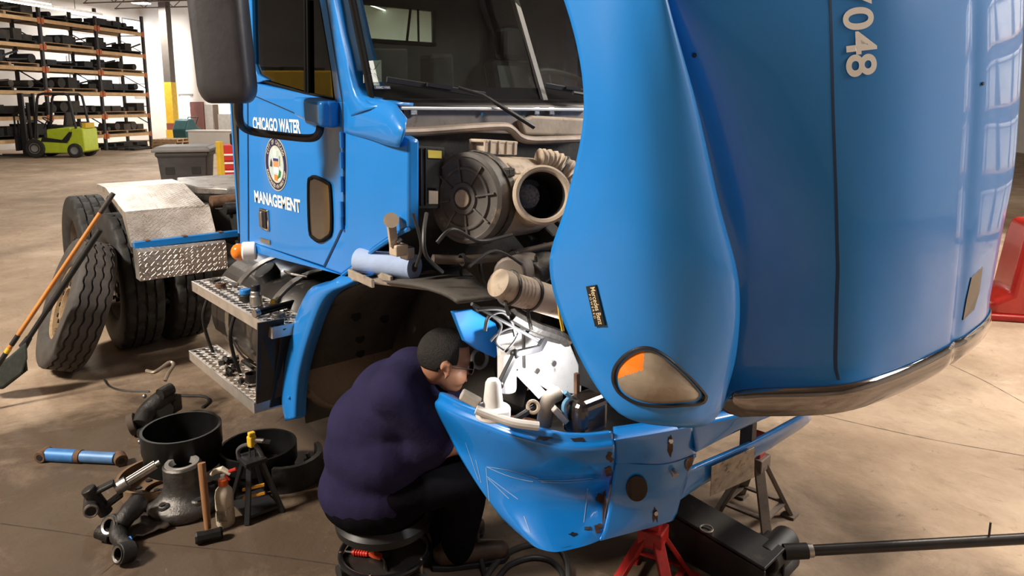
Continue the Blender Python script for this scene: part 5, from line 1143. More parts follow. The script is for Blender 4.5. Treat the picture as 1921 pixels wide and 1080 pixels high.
# ------------------------------------------------------------------ things on the floor, left
def drum(name, label, p, r, h, m, floor_r, tilt=0., taper=.92):
    t = thing(name, label, 'brake drum', p, rot=(tilt, 0, .3))
    prof_ = [(r * .42, .0), (r * taper * .85, .0), (r * taper, .02), (r * taper, h * .45), (r, h * .52), (r, h), (r * .93, h), (r * .92, h * .5), (r * .86, h * .22), (r * .40, h * .20), (r * .42, 0)]
    MB().lathe(prof_, (0, 0, 0), (0, 0, 1), 48).build('drum_shell', m, t, 35)
    for k in range(10):
        a = 2 * math.pi * k / 10; q = V((math.cos(a) * r * .58, math.sin(a) * r * .58, h * .215)); MB().cyl(q, q + V((0, 0, .006)), .014, n=10).build('stud_hole', BLACKVOID, t)
    return t
dxy = pZ(340, 800, .305); dxy.z = 0
BLKDRUM = mat('black_drum', (.012, .012, .012), .35, .4, var=.4, scale=8)
drum('brake_drum', 'tan rusty brake drum lying under the black drum', dxy - RIGHT * .085 - HEAD * .06, .195, .10, mat('tan_rust', (.19, .12, .07), .8, .1, var=.3, scale=9, bump=.2), 0)
drum('brake_drum', 'black brake drum resting open side up on the rusty drum', dxy + V((0, 0, .10)), .182, .205, BLKDRUM, 0, taper=.97)
drum('brake_drum', 'black brake drum on the floor behind the tool stand', pZ(488, 893), .185, .17, BLKDRUM, 0, tilt=0)
# shoe / liner segment leaning in the far drum
t = thing('brake_shoe', 'dark curved brake shoe standing against the far black drum', 'brake shoe', pZ(540, 893))
sh = [[V((math.cos(R(a)) * rr_, math.sin(R(a)) * rr_, z)) for a in range(-70, 71, 14)] for rr_, z in ((.15, 0), (.15, .13), (.175, .13), (.175, 0))]
MB().loft(sh + [sh[0]]).build('lining', DARKIRON, t, 30); MB().loft([[V((math.cos(R(a)) * rr_, math.sin(R(a)) * rr_, .06)) for a in range(-70, 71, 14)] for rr_ in (.15, .09)]).build('web', DARKIRON, t, 30, solid=.01)
t.rotation_euler = (0, 0, .4)
# hub with bearing
hp_ = pZ(348, 952); t = thing('wheel_hub', 'bare cast wheel hub with a bright bearing ring on top', 'wheel hub', hp_, .2)
MB().lathe([(.06, .0), (.150, .0), (.160, .012), (.160, .045), (.150, .06), (.115, .075), (.092, .10), (.084, .13), (.084, .215), (.078, .222), (.068, .222), (.066, .18), (.05, .17), (.05, .02)], (0, 0, 0), (0, 0, 1), 48).build('hub_casting', IRON, t, 40)
for k in range(5):
    a = 2 * math.pi * k / 5; q = V((math.cos(a) * .115, math.sin(a) * .115, .05)); MB().cyl(q - V((0, 0, .04)), q + V((0, 0, .035)), .038, .026, 14).build('flange_boss', IRON, t, 40, bevel=.008)
    q2 = V((math.cos(a) * .13, math.sin(a) * .13, .085)); MB().cyl(q2, q2 + V((0, 0, .004)), .012, n=12).build('bolt_hole', BLACKVOID, t)
brg = MB().lathe([(.050, .20), (.056, .228), (.073, .228), (.076, .21), (.064, .20)], (0, 0, 0), (0, 0, 1), 40, True).build('bearing_race', mat('bearing_steel', (.55, .53, .50), .35, .6, var=.1), t, 40)
for k in range(18):
    a = 2 * math.pi * k / 18; q = V((math.cos(a) * .058, math.sin(a) * .058, .195)); MB().cyl(q, q + V((math.cos(a) * .006, math.sin(a) * .006, .028)), .0055, n=8).build('bearing_roller', MATS['bearing_steel'], brg)
# splined shaft with yoke lying across the hub
ya, yb = pZ(197, 930, .13), pZ(300, 866, .235); t = thing('splined_shaft', 'bright splined shaft with a greasy yoke leaning on the wheel hub', 'drive shaft', V((ya.x, ya.y, 0)))
o0 = V((ya.x, ya.y, 0)); d = (yb - ya).normalized()
MB().cyl(ya - o0 + d * .05, ya - o0 + d * .10, .030, n=18).build('collar', STEEL, t)
rows = []; n = 40
sm = MB(); rr_ = []; P = [ya - o0 + d * (.09 + .0 * i) for i in range(2)]
aq, uq, wq = sm.frame(d); ring_a = []; ring_b = []
for k in range(40):
    a = 2 * math.pi * k / 40; r_ = .019 if (k // 2) % 2 else .0155; v = (uq * math.cos(a) + wq * math.sin(a)) * r_; ring_a.append(ya - o0 + d * .10 + v); ring_b.append(yb - o0 - d * .02 + v)
sm.loft([ring_a, ring_b], True, True).build('splined_bar', mat('bright_steel', (.60, .57, .53), .25, 1, var=.15), t, 20)
MB().cyl(yb - o0 - d * .03, yb - o0, .013, n=14).build('shaft_tip', STEEL, t)
yk = MB(); 
for s_ in (-1, 1): yk.bar(ya - o0 + d * .06 + wq * .034 * s_, ya - o0 - d * .06 + wq * .046 * s_, .05, .02, up=wq)
yk.build('yoke', DARKIRON, t, 0, bevel=.008)
MB().cyl(ya - o0 - d * .035 - wq * .075, ya - o0 - d * .035 + wq * .075, .030, n=18).build('cross_cap', DARKIRON, t, 30, bevel=.005); MB().cyl(ya - o0 - d * .06 - uq * .06, ya - o0 - d * .06 + uq * .06, .032, n=18).build('cross_cap', DARKIRON, t, 30, bevel=.005)
MB().torus(ya - o0 - d * .06 + uq * .06, uq, .026, .006, 20, 6).build('cap_ring', STEEL, t); MB().torus(ya - o0 - d * .06 - uq * .06, uq, .026, .006, 20, 6).build('cap_ring', STEEL, t)
# steering knuckle under the shaft
kb = pZ(222, 1005); t = thing('steering_knuckle', 'greasy black steering knuckle with two bores under the shaft yoke', 'steering part', V((kb.x, kb.y, 0)))
o0 = V((kb.x, kb.y, 0)); kp = [pZ(258, 945, .10) - o0, pZ(240, 965, .10) - o0, pZ(222, 990, .065) - o0, pZ(225, 1012, .05) - o0, pZ(245, 1030, .045) - o0]
MB().tube(spline(kp, 4), [.045] * 4 + [.040] * 4 + [.034] * 4 + [.030] * 4 + [.034], 14).build('knuckle_arm', DARKIRON, t, 40)
def bore(px, py, z, r_, ax_, name='bore_eye'):
    c = pZ(px, py, z) - o0; a_ = V(ax_).normalized(); MB().lathe([(r_ * .6, -.03), (r_, -.03), (r_, .03), (r_ * .6, .03)], c, a_, 24, True).build(name, DARKIRON, t, 35, bevel=.003); MB().lathe([(r_ * .58, .031), (r_ * .78, .034), (r_ * .6, .028)], c, a_, 24).build('bore_lip', STEEL, t)
bore(214, 985, .07, .045, (.45, -.75, .5)); bore(234, 1036, .048, .042, (.3, -.9, .3)); bore(196, 1000, .04, .03, (-.6, -.6, .3))
MB().box(pZ(240, 1012, .06) - o0, (.03, .03, .012)).build('blue_tag', BLUE, t, 0, bevel=.003); MB().ball(pZ(262, 940, .05) - o0, (.05, .05, .05)).build('ball_joint', DARKIRON, t)
MB().tube([pZ(196, 1003, .03) - o0, pZ(186, 1000, .025) - o0], .018, 10).build('brass_plug', mat('brass', (.35, .22, .08), .4, .7), t)
# sledge hammer standing on its head
hb_ = pZ(391, 1003); t = thing('sledge_hammer', 'sledge hammer standing on its head with a wooden handle', 'hammer', V((hb_.x, hb_.y, 0))); o0 = V((hb_.x, hb_.y, 0))
h0, h1 = pZ(366, 1010, .028) - o0, pZ(418, 998, .028) - o0; MB().tube([h0, h0.lerp(h1, .08), h0.lerp(h1, .3), h0.lerp(h1, .7), h0.lerp(h1, .92), h1], [.022, .027, .024, .024, .027, .022], 8).build('hammer_head', mat('black_forged', (.03, .028, .027), .35, .7, var=.4), t, 30)
tp_ = pY(378, 868, hb_.y + .01) - o0; MB().tube([V((0, 0, .03)), V((0, 0, .03)).lerp(tp_, .3), V((0, 0, .03)).lerp(tp_, .7), tp_], [.014, .0155, .0165, .0165], 12).build('handle', mat('hammer_wood', (.30, .14, .06), .6, var=.25, scale=9, stretch=(1, 1, .2)), t, 30)
# spray bottle
sp = pZ(424, 982); t = thing('spray_bottle', 'grimy white spray bottle with orange collar beside the hammer', 'spray bottle', sp)
MB().lathe([(0, 0), (.036, 0), (.040, .008), (.040, .055), (.037, .07), (.040, .085), (.039, .14), (.034, .165), (.018, .185), (.014, .19), (.0, .19)], (0, 0, 0), (0, 0, 1), 28).build('bottle', mat('bottle_plastic', (.55, .48, .36), .5, var=.15, scale=18, dirt=((.10, .09, .07), .16, 28)), t, 40)
MB().lathe([(.0, .19), (.021, .188), (.021, .214), (.014, .218), (0, .218)], (0, 0, 0), (0, 0, 1), 20).build('collar', mat('orange_collar', (.75, .13, .02), .4), t, 30)
MB().tube([(0, 0, .215), (0, 0, .235)], .010, 10).build('pump_neck', WHITEP, t)
lr = -RIGHT * .6 + V((0, 0, 0)); MB().tube([V((0, 0, .24)) + RIGHT * .035, V((0, 0, .262)) + RIGHT * .0, V((0, 0, .25)) - RIGHT * .035, V((0, 0, .235)) - RIGHT * .05], [.010, .014, .012, .008], 10).build('spray_head', mat('ivory_plastic', (.62, .55, .44), .5), t)
MB().tube([V((0, 0, .25)) + RIGHT * .03, V((0, 0, .262)) + RIGHT * .062], .009, 8).build('nozzle', RED, t); MB().tube([V((0, 0, .235)) + RIGHT * .01, V((0, 0, .21)) + RIGHT * .03], .005, 6).build('trigger', RED, t)
MB().box(V((0, 0, .06)) - HEAD * .040 , (.045, .002, .05), Matrix(((RIGHT.x, HEAD.x, 0), (RIGHT.y, HEAD.y, 0), (0, 0, 1)))).build('bottle_label', mat('stained_label', (.30, .27, .20), .7, var=.5, scale=40), t, 0)
# tool stand
ts = pZ(478, 955); t = thing('tool_stand', 'black upright tool stand with carrying loop behind the spray bottle', 'tool stand', ts)
for dx, dy in ((-.07, -.05), (.07, -.05), (.07, .06), (-.07, .06)): MB().bar((dx * 1.5, dy * 1.5, 0), (dx * .45, dy * .45, .25), .024, .018).build('leg', BLACK, t, 0, bevel=.003)
MB().bx(-.06, .06, -.05, .05, .24, .262).build('top_plate', BLACK, t, 0, bevel=.004); MB().box((0, 0, .03), (.20, .15, .012)).build('lower_tray', BLACK, t, 0)
MB().tube(spline([V((0, 0, .25)) - RIGHT * .055, V((0, 0, .29)) - RIGHT * .06, V((0, 0, .315)) - RIGHT * .03, V((0, 0, .315)) + RIGHT * .02, V((0, 0, .26)) + RIGHT * .05], 5), .010, 8).build('carry_loop', mat('grey_loop', (.07, .07, .072), .4), t)
for k, z in enumerate((.10, .14)): MB().bar(V((0, 0, z)) - RIGHT * .02 - HEAD * .075, V((0, 0, z + .02)) + RIGHT * .075 - HEAD * .065, .012, .010).build('amber_rung', mat('amber_strip', (.75, .34, .04), .45), t, 0)
yt = thing('ratchet_clamp', 'yellow clamp standing on top of the black tool stand', 'clamp', ts + V((0, 0, .262)) + RIGHT * .005)
MB().box((0, 0, .075), (.034, .034, .055), Matrix.Rotation(.3, 3, 'Z')).build('clamp_body', YELLOW, yt, 0, bevel=.008); MB().box((.003, 0, .11), (.026, .03, .02)).build('clamp_top', YELLOW, yt, 0, bevel=.005)
for s_ in (-1, 1): MB().cyl(RIGHT * .012 * s_ + V((0, 0, 0)), RIGHT * .012 * s_ + V((0, 0, .06)), .004, n=6).build('clamp_rod', IRON, yt)
MB().cyl(V((0, 0, .08)) + RIGHT * .015, V((0, 0, .075)) + RIGHT * .055, .011, n=12).build('clamp_knob', STEEL, yt); MB().bar(V((0, 0, .075)) + RIGHT * .05, V((0, 0, .07)) + RIGHT * .085, .022, .010).build('clamp_jaw', BLACK, yt, 0)
# shock absorber
s0, s1 = pZ(80, 852, .032), pZ(233, 860, .032); t = thing('shock_absorber', 'worn blue shock absorber lying on the floor', 'shock absorber', V((s0.x, s0.y, 0))); o0 = V((s0.x, s0.y, 0)); d = s1 - s0
MB().cyl(s0 - o0 + d * .06, s0 - o0 + d * .42, .034, n=24).build('outer_tube', mat('scuffed_blue', (.05, .20, .52), .5, .2, var=.2, scale=12, dirt=((.10, .06, .04), .15, 12)), t, 30, bevel=.003)
MB().cyl(s0 - o0 + d * .48, s0 - o0 + d * .90, .030, n=24).build('inner_tube', mat('faded_blue', (.10, .22, .45), .5, .2, var=.15, scale=12), t, 30, bevel=.003); MB().cyl(s0 - o0 + d * .42, s0 - o0 + d * .48, .034, n=24).build('rust_band', RUST, t)
for k in (.02, .95):
    c = s0 - o0 + d * k; a_ = V((d.y, -d.x, 0)).normalized() * (1 if k < .5 else .7) + (V((0, 0, .0)) if k < .5 else d.normalized() * .7); MB().cyl(c - a_ * .036, c + a_ * .036, .032, n=20).build('mount_eye', RUST, t, 30, bevel=.004); MB().cyl(c - a_ * .038, c + a_ * .038, .016, n=16).build('eye_bush', BLACK, t)
# brake chamber cluster with bent pipe
cb_ = pZ(285, 792); t = thing('brake_caliper', 'greasy black brake assembly with a bent steel pipe', 'brake part', V((cb_.x, cb_.y, 0))); o0 = V((cb_.x, cb_.y, 0))
def lump(pts, r_, name, m=DARKIRON): MB().tube(spline([pZ(x, y, z) - o0 for x, y, z in pts], 4), r_, 12).build(name, m, t, 40)
lump([(262, 800, .06), (275, 775, .10), (295, 755, .14), (318, 738, .17)], .055, 'carrier'); lump([(300, 740, .20), (322, 728, .21)], .035, 'lever'); MB().cyl(pZ(243, 798, .06) - o0, pZ(256, 793, .07) - o0, .062, n=24).build('end_disc', mat('tan_face', (.07, .05, .035), .8), t, 30, bevel=.004)
MB().cyl(pZ(290, 770, .07) - o0, pZ(310, 770, .10) - o0, .055, n=20).build('piston_cover', mat('grey_rubber_cover', (.05, .055, .058), .5), t, 30, bevel=.01); MB().box(pZ(268, 808, .03) - o0, (.12, .07, .05)).build('lug', DARKIRON, t, 0, bevel=.012); MB().box(pZ(322, 756, .10) - o0, (.09, .08, .10), Matrix.Rotation(.6, 3, 'Z')).build('bracket', DARKIRON, t, 0, bevel=.012)
MB().ball(pZ(271, 743, .16) - o0, .014, 10, 6).build('bleed_nipple', STEEL, t); MB().ball(pZ(262, 828, .012) - o0, .012, 10, 6).build('loose_nut', STEEL, t)
MB().tube(spline([pZ(x, y, z) - o0 for x, y, z in ((310, 714, .24), (316, 700, .27), (325, 686, .29), (323, 680, .30), (315, 681, .30), (300, 692, .28), (288, 698, .27), (275, 695, .27))], 4), .011, 8).build('bent_pipe', mat('dull_zinc', (.40, .33, .26), .4, .7, var=.2), t)
MB().tube(spline([pZ(x, y, .008) - o0 for x, y in ((325, 740), (350, 742), (382, 743), (392, 752), (380, 764))], 5), .009, 8).build('rubber_hose', HOSE, t)
MB().tube(spline([pZ(x, y, .006) - o0 for x, y in ((196, 712), (205, 724), (230, 732), (280, 734))], 5), .006, 6).build('thin_line', HOSE, t)
sp_ = pZ(594, 885); t = thing('brake_actuator', 'small black actuator lying close behind the mechanic', 'brake part', sp_); MB().cyl((-.03, 0, .035), (.04, .03, .04), .035, n=18).build('can', DARKIRON, t, 30, bevel=.008); MB().box((.0, -.02, .06), (.06, .04, .04), Matrix.Rotation(.5, 3, 'Z')).build('bracket', DARKIRON, t, 0, bevel=.006); MB().cyl((-.03, -.02, .06), (-.035, -.03, .10), .010, n=8).build('stud', STEEL, t)
# debris clods and a grease smear under the knuckle
t = thing('oily_rag', 'dark oily rag crumpled on the floor beside the hub', 'rag', pZ(268, 990))
rg = [[V(((i - 4) * .024, (j - 4) * .022, .012 + .02 * noise.noise(V((i * .6, j * .6, 3))) + .012)) for j in range(9)] for i in range(9)]; MB().loft(rg).build('cloth', mat('oily_cloth', (.05, .036, .026), .9, var=.4, scale=30), t, 60, solid=.004)
# ------------------------------------------------------------------ broom and pole leaning on the loose wheel
bh = pZ(28, 716, .05); t0 = pD(212, 362, 4.62)
BRISTLE = mat('green_black_bristle', (.020, .026, .020), .8, var=.4, scale=30)
btop = pD(188, 430, 4.55); bbot = pD(46, 646, 4.55); t = thing('push_broom', 'angle broom with dark green bristles and black pole against the wheel', 'broom', V((bbot.x, bbot.y, 0))); o0 = V((bbot.x, bbot.y, 0))
MB().tube([bbot - o0, btop - o0], .016, 10).build('broom_pole', BLACK, t); MB().cyl(bbot - o0 + (btop - bbot) * .30, btop - o0, .019, n=12).build('pole_grip', HOSE, t)
hd = [(50, 640), (18, 668), (-28, 700), (-30, 728), (5, 728), (42, 700), (52, 672)]
MB().prism([pD(x, y, 4.50) - o0 for x, y in hd], ray(20, 690) * .09).build('bristle_block', BRISTLE, t, 0, bevel=.012)
for k in range(26):
    x = -26 + k * 3.0; a_ = pD(46 - (26 - k) * .9, 652 + (26 - k) * 1.2, 4.51); b_ = pD(x, 728 - max(0, x - 5) * .75, 4.53); a_, b_ = a_ - o0, b_ - o0; b_.z = max(.004, b_.z); MB().cyl(a_, b_, .007, .010, 6).build('bristle_tuft', BRISTLE, t)
MB().cyl(bbot - o0 - (btop - bbot) * .02, bbot - o0 + (btop - bbot) * .06, .026, .02, 12).build('ferrule', BLACK, t)
pt, pb = pD(213, 362, 4.50), pD(-22, 712, 4.36); pb = pt + (pb - pt) * 1.0
t = thing('orange_pole', 'long orange wooden pole with a black grip and yellow band leaning beside the broom', 'pole', V((pb.x, pb.y, 0))); o0 = V((pb.x, pb.y, 0)); dd = pt - pb
kk = (pb.z - .015) / dd.z; p0 = pb - dd * kk
MB().cyl(p0 - o0, pt - o0 - dd * .09, .0135, n=12).build('pole_shaft', mat('orange_varnished_wood', (.62, .24, .06), .4, var=.2, scale=6), t); MB().cyl(pt - o0 - dd * .11, pt - o0, .0155, n=12).build('grip', mat('worn_black_grip', (.05, .04, .035), .7, var=.4), t, 30, bevel=.003)
MB().cyl(p0 - o0 + (pt - p0) * .30, p0 - o0 + (pt - p0) * .345, .015, n=12).build('black_band', BLACK, t); MB().cyl(p0 - o0 + (pt - p0) * .265, p0 - o0 + (pt - p0) * .285, .016, n=12).build('yellow_band', YELLOW, t); MB().cyl(p0 - o0 + (pt - p0) * .21, p0 - o0 + (pt - p0) * .265, .015, n=12).build('black_band', BLACK, t)
# ------------------------------------------------------------------ small things on the steps
zu, zl = .928, .508
def ringnut(px, py, z, r_, h, m, label, name='bearing_ring', cat='ring'):
    t = thing(name, label, cat, pZ(px, py, z)); MB().lathe([(r_ * .55, 0), (r_, 0), (r_, h), (r_ * .55, h)], (0, 0, 0), (0, 0, 1), 24, True).build('ring_body', m, t, 30, bevel=.002); MB().lathe([(r_ * .52, h * .2), (r_ * .56, h * 1.02), (r_ * .66, h * 1.04)], (0, 0, 0), (0, 0, 1), 20).build('ring_lip', STEEL, t); return t
ringnut(404, 527, zu, .028, .014, DARKIRON, 'leftmost dark ring on the upper step'); ringnut(414, 538, zu, .026, .020, RUST, 'rusty nut in front of the rings on the upper step', 'large_nut', 'nut'); ringnut(424, 531, zu, .024, .010, STEEL, 'bright steel ring in the middle of the ring row on the upper step'); ringnut(437, 534, zu, .024, .010, STEEL, 'steel ring at the right end of the ring row on the upper step'); ringnut(523, 594, zu, .030, .018, IRON, 'grey bearing ring beside the black bar on the upper step')
t = thing('oil_filter_cap', 'blue and black cap standing on the upper step', 'cap', pZ(461, 563, zu)); MB().cyl((0, 0, 0), (0, 0, .03), .030, n=20).build('cap_base', BLACK, t, 30, bevel=.003); MB().cyl((0, 0, .03), (0, 0, .055), .027, n=20).build('cap_top', BLUE, t, 30, bevel=.004)
t = thing('large_socket', 'steel socket with black top beside the blue cap on the upper step', 'socket', pZ(481, 572, zu)); MB().lathe([(0, 0), (.028, 0), (.028, .045), (.024, .05), (.024, .065), (.020, .07), (0, .07)], (0, 0, 0), (0, 0, 1), 24).build('socket_body', STEEL, t, 30); MB().cyl((0, 0, .068), (0, 0, .098), .022, n=20).build('socket_top', BLACK, t, 30, bevel=.003)
a_, b_ = pZ(478, 588, zu + .016), pZ(551, 568, zu + .016); t = thing('breaker_bar', 'short shiny black bar lying across the end of the upper step', 'bar', V((a_.x, a_.y, zu))); o0 = V((a_.x, a_.y, zu)); MB().cyl(a_ - o0, b_ - o0, .016, n=16).build('bar_shaft', mat('shiny_black_bar', (.02, .02, .021), .2, .6), t, 30, bevel=.003); MB().cyl(a_ - o0 + (b_ - a_) * -.02, a_ - o0 + (b_ - a_) * .1, .018, n=16).build('bar_end', STEEL, t)
t = thing('yellow_plug', 'tiny yellow plug behind the black bar on the upper step', 'plug', pZ(512, 568, zu)); MB().lathe([(0, 0), (.012, 0), (.012, .012), (.007, .018), (0, .018)], (0, 0, 0), (0, 0, 1), 14).build('cap_shell', YELLOW, t, 30); MB().lathe([(.012, 0), (.015, 0), (.015, .004), (.012, .004)], (0, 0, 0), (0, 0, 1), 14, True).build('cap_rim', YELLOW, t)
rr = random.Random(11)
for k in range(12):
    px, py = 436 + rr.uniform(-11, 14), 693 + rr.uniform(-10, 10); t = thing('wheel_bolt', 'black bolt in the heap on the lower step', 'bolt', pZ(px, py, zl) + V((0, 0, .010 + .012 * (k % 3))), rot=(rr.uniform(-1.2, 1.2), rr.uniform(1.0, 1.6), rr.uniform(0, 6)), group='heap of black bolts on the lower step'); MB().cyl((0, 0, -.025), (0, 0, .025), .008, n=8).build('shank', DARKIRON, t); MB().cyl((0, 0, .025), (0, 0, .037), .014, n=6).build('head', DARKIRON, t, 0)
a_, b_ = pZ(449, 716, zl + .012), pZ(470, 708, zl + .012); t = thing('small_punch', 'small punch with a brown handle on the lower step', 'punch', V((a_.x, a_.y, zl))); o0 = V((a_.x, a_.y, zl)); MB().cyl(a_ - o0 + (b_ - a_) * .3, b_ - o0, .011, n=12).build('handle', mat('brown_handle', (.24, .11, .06), .6), t, 30, bevel=.002); MB().cyl(a_ - o0, a_ - o0 + (b_ - a_) * .3, .014, n=10).build('head', DARKIRON, t, 30, bevel=.002)
t = thing('black_cup', 'small black cup with steel band at the end of the lower step', 'cup', pZ(474, 722, zl)); MB().lathe([(0, 0), (.030, 0), (.032, .06), (.027, .06), (.025, .008), (0, .008)], (0, 0, 0), (0, 0, 1), 24).build('cup_body', BLACKGLOSS, t, 30); MB().lathe([(.033, .012), (.036, .012), (.036, .020), (.033, .020)], (0, 0, 0), (0, 0, 1), 24, True).build('cup_band', STEEL, t)
# ------------------------------------------------------------------ jack stands, trolley jack, hoses, far red drum
def jack_stand(p, label, m_leg, m_post, H_, spread, rz, post_h, foot=True):
    t = thing('jack_stand', label, 'jack stand', p, rz, 'jack stands under the bumper')
    for k in range(4):
        a = math.pi / 4 + k * math.pi / 2; e = V((math.cos(a) * spread, math.sin(a) * spread, .012)); h = V((math.cos(a) * .035, math.sin(a) * .035, H_)); MB().bar(e, h, .045, .018, up=(math.cos(a), math.sin(a), .3)).build('leg', m_leg, t, 0, bevel=.003)
        a2 = a + math.pi / 2; e2 = V((math.cos(a2) * spread, math.sin(a2) * spread, .012)); MB().bar(e.lerp(h, .22), e2.lerp(V((math.cos(a2) * .035, math.sin(a2) * .035, H_)), .22), .024, .010).build('brace', m_leg, t, 0)
        MB().box(e - V((0, 0, .006)), (.06, .06, .012)).build('foot', m_leg, t, 0)
    MB().bx(-.048, .048, -.048, .048, H_ - .03, H_ + .03).build('collar', m_leg, t, 0, bevel=.005); MB().bx(-.03, .03, -.03, .03, H_ - .05, post_h).build('ratchet_post', m_post, t, 0, bevel=.004)
    for k in range(4): MB().bx(-.034, -.028, -.02, .02, H_ + .02 + k * .035, H_ + .035 + k * .035).build('ratchet_tooth', m_post, t, 0)
    MB().bx(-.045, .045, -.06, .06, post_h, post_h + .02).build('saddle', m_post, t, 0, bevel=.004)
REDST = mat('worn_red_paint', (.38, .012, .010), .45, .1, var=.4, scale=12, dirt=((.03, .025, .02), .25, 14)); GRST = mat('grey_brown_stand', (.16, .125, .10), .6, .3, var=.3, scale=12, dirt=((.05, .03, .03), .2, 12))
jack_stand(pZ(1222, 1098), 'red jack stand under the near half of the bumper', REDST, REDST, .22, .17, .35, .40); jack_stand(pZ(1412, 968), 'grey-brown jack stand with red ratchet post under the far bumper bar', GRST, REDST, .27, .17, .1, .37)
tj0, tj1 = pZ(1275, 960, .14), pZ(1468, 1065, .10); oj = V((pZ(1370, 1045).x, pZ(1370, 1045).y, 0)); t = thing('trolley_jack', 'black trolley jack under the bumper with its long handle stretched to the right', 'trolley jack', oj)
dj = (tj1 - tj0); djh = V((dj.x, dj.y, 0)).normalized(); nj = V((-djh.y, djh.x, 0)); JB = mat('jack_black', (.012, .011, .011), .5, .2, var=.4, scale=8, dirt=((.06, .045, .035), .15, 8))
ja, jb = pZ(1262, 945, .20) - oj, pZ(1455, 1040, .20) - oj
for s_ in (-1, 1):
    qa = ja + nj * s_ * .085; qb = jb + nj * s_ * .085; MB().prism([V((qa.x, qa.y, .04)), V((qb.x, qb.y, .04)), V((qb.x, qb.y, .17)), V((qa.x, qa.y, .21))], nj * .012).build('side_plate', JB, t, 0, bevel=.004)
tpq = [ja + nj * .085, jb + nj * .085, jb - nj * .085, ja - nj * .085]; tpz = [.215, .175, .175, .215]; MB().prism([V((p.x, p.y, z)) for p, z in zip(tpq, tpz)], (0, 0, .012)).build('top_plate', JB, t, 0, bevel=.003)
c = pZ(1325, 991, .22) - oj; MB().torus(c, (0, 0, 1), .024, .004, 24, 6).build('plate_ring', STEEL, t)
MB().cyl(ja - nj * .13 + V((0, 0, .055 - ja.z)), ja + nj * .13 + V((0, 0, .055 - ja.z)), .05, n=18).build('front_roller', IRON, t); MB().bar(V((ja.x, ja.y, .16)), V((ja.x, ja.y, .30)) - djh * .1, .08, .04).build('lift_arm', JB, t, 0, bevel=.006); MB().cyl(V((ja.x, ja.y, .30)) - djh * .1, V((ja.x, ja.y, .33)) - djh * .1, .06, n=18).build('saddle', IRON, t)
hc = pZ(1455, 1030, .14) - oj; MB().cyl(hc - nj * .10, hc + nj * .10, .055, n=22).build('handle_yoke', JB, t, 30, bevel=.008); MB().box(hc - djh * .02 + V((0, 0, -.04)), (.12, .20, .10), Matrix(((djh.x, nj.x, 0), (djh.y, nj.y, 0), (0, 0, 1)))).build('pump_block', JB, t, 0, bevel=.012); MB().cyl(V((hc.x, hc.y, .05)) + nj * .12, V((hc.x, hc.y, .05)) - nj * .12, .05, n=18).build('rear_caster', RUBBER, t)
ha, hbb = pZ(1470, 1035, .16) - oj, pZ(1960, 1008, .22) - oj; dh = (hbb - ha); MB().cyl(ha, ha + dh * .09, .030, n=16).build('handle_socket', JB, t); MB().cyl(ha + dh * .085, ha + dh * .11, .026, n=16).build('handle_ferrule', STEEL, t); MB().cyl(ha + dh * .10, hbb, .021, n=16).build('handle', mat('handle_black', (.022, .02, .02), .35, .4, var=.3), t)
kq = ha + dh * .785; MB().cyl(kq, kq + V((0, 0, .075)), .004, n=8).build('release_rod', JB, t)
# air hose coils between bumper and stool
ho = thing('air_hose', 'black air hose looping over the floor under the bumper corner', 'hose', pZ(960, 1040)); o0 = ho.location.copy()
MB().tube(spline([pZ(x, y, z) - o0 for x, y, z in ((897, 900, .30), (893, 960, .2), (896, 1010, .1), (905, 1060, .02), (915, 1095, .013))], 6), .010, 10).build('hose_drop', HOSE, ho)
MB().tube(spline([pZ(x, y, .014) - o0 for x, y in ((905, 1100), (925, 1062), (955, 1035), (990, 1022), (1020, 1020), (1050, 1030), (1064, 1055), (1066, 1095))], 6), .012, 10).build('hose_loop', mat('grey_black_hose', (.04, .038, .036), .4), ho); MB().tube(spline([pZ(x, y, .013) - o0 for x, y in ((930, 1090), (955, 1060), (995, 1046), (1030, 1050), (1052, 1070), (1060, 1100))], 6), .011, 10).build('hose_loop', HOSE, ho)
# red moulded barrier on the far floor, at the right edge
rp = pZ(1925, 592); t = thing('red_barrier', 'glossy red moulded barrier on the floor beyond the hood', 'barrier', V((rp.x, rp.y, 0)), math.atan2(RIGHT.y, RIGHT.x) - .25)
REDB = mat('glossy_red_plastic', (.50, .028, .02), .25, var=.12, scale=4, coat=.5)
prof(MB(), [(-.36, .02), (-.36, .16), (-.22, .24), (-.16, .70), (-.12, .86), (1.0, .86), (1.0, .02)], -.22, .22).build('barrier_body', REDB, t, 30, bevel=.05, segs=4); prof(MB(), [(-.40, .0), (-.38, .06), (1.0, .06), (1.0, .0)], -.26, .26).build('barrier_foot', RED, t, 30, bevel=.02); MB().box((.1, -.235, .25), (.25, .02, .06)).build('fork_slot', BLACK, t, 0, bevel=.006)
# ------------------------------------------------------------------ stool and mechanic
sc0 = pZ(722, 1032, .10); st0 = V((sc0.x, sc0.y, 0)); stl = thing('mechanic_stool', 'low black rolling stool with a ring base under the mechanic', 'stool', st0)
MB().torus((0, 0, .10), (0, 0, 1), .172, .011, 48, 8).build('base_ring', BLACKGLOSS, stl); MB().cyl((0, 0, .075), (0, 0, .085), .165, n=40).build('base_tray', mat('stool_tray', (.030, .026, .024), .35, .2, var=.3), stl, 30); MB().cyl((0, 0, .085), (0, 0, .22), .024, n=20).build('gas_column', BLACKGLOSS, stl); MB().cyl((0, 0, .085), (0, 0, .11), .03, n=20).build('column_collar', BLACK, stl)
MB().lathe([(0, .20), (.16, .205), (.185, .22), (.19, .25), (.17, .275), (0, .285)], (0, 0, 0), (0, 0, 1), 40).build('seat', mat('black_vinyl', (.012, .012, .013), .4), stl, 40)
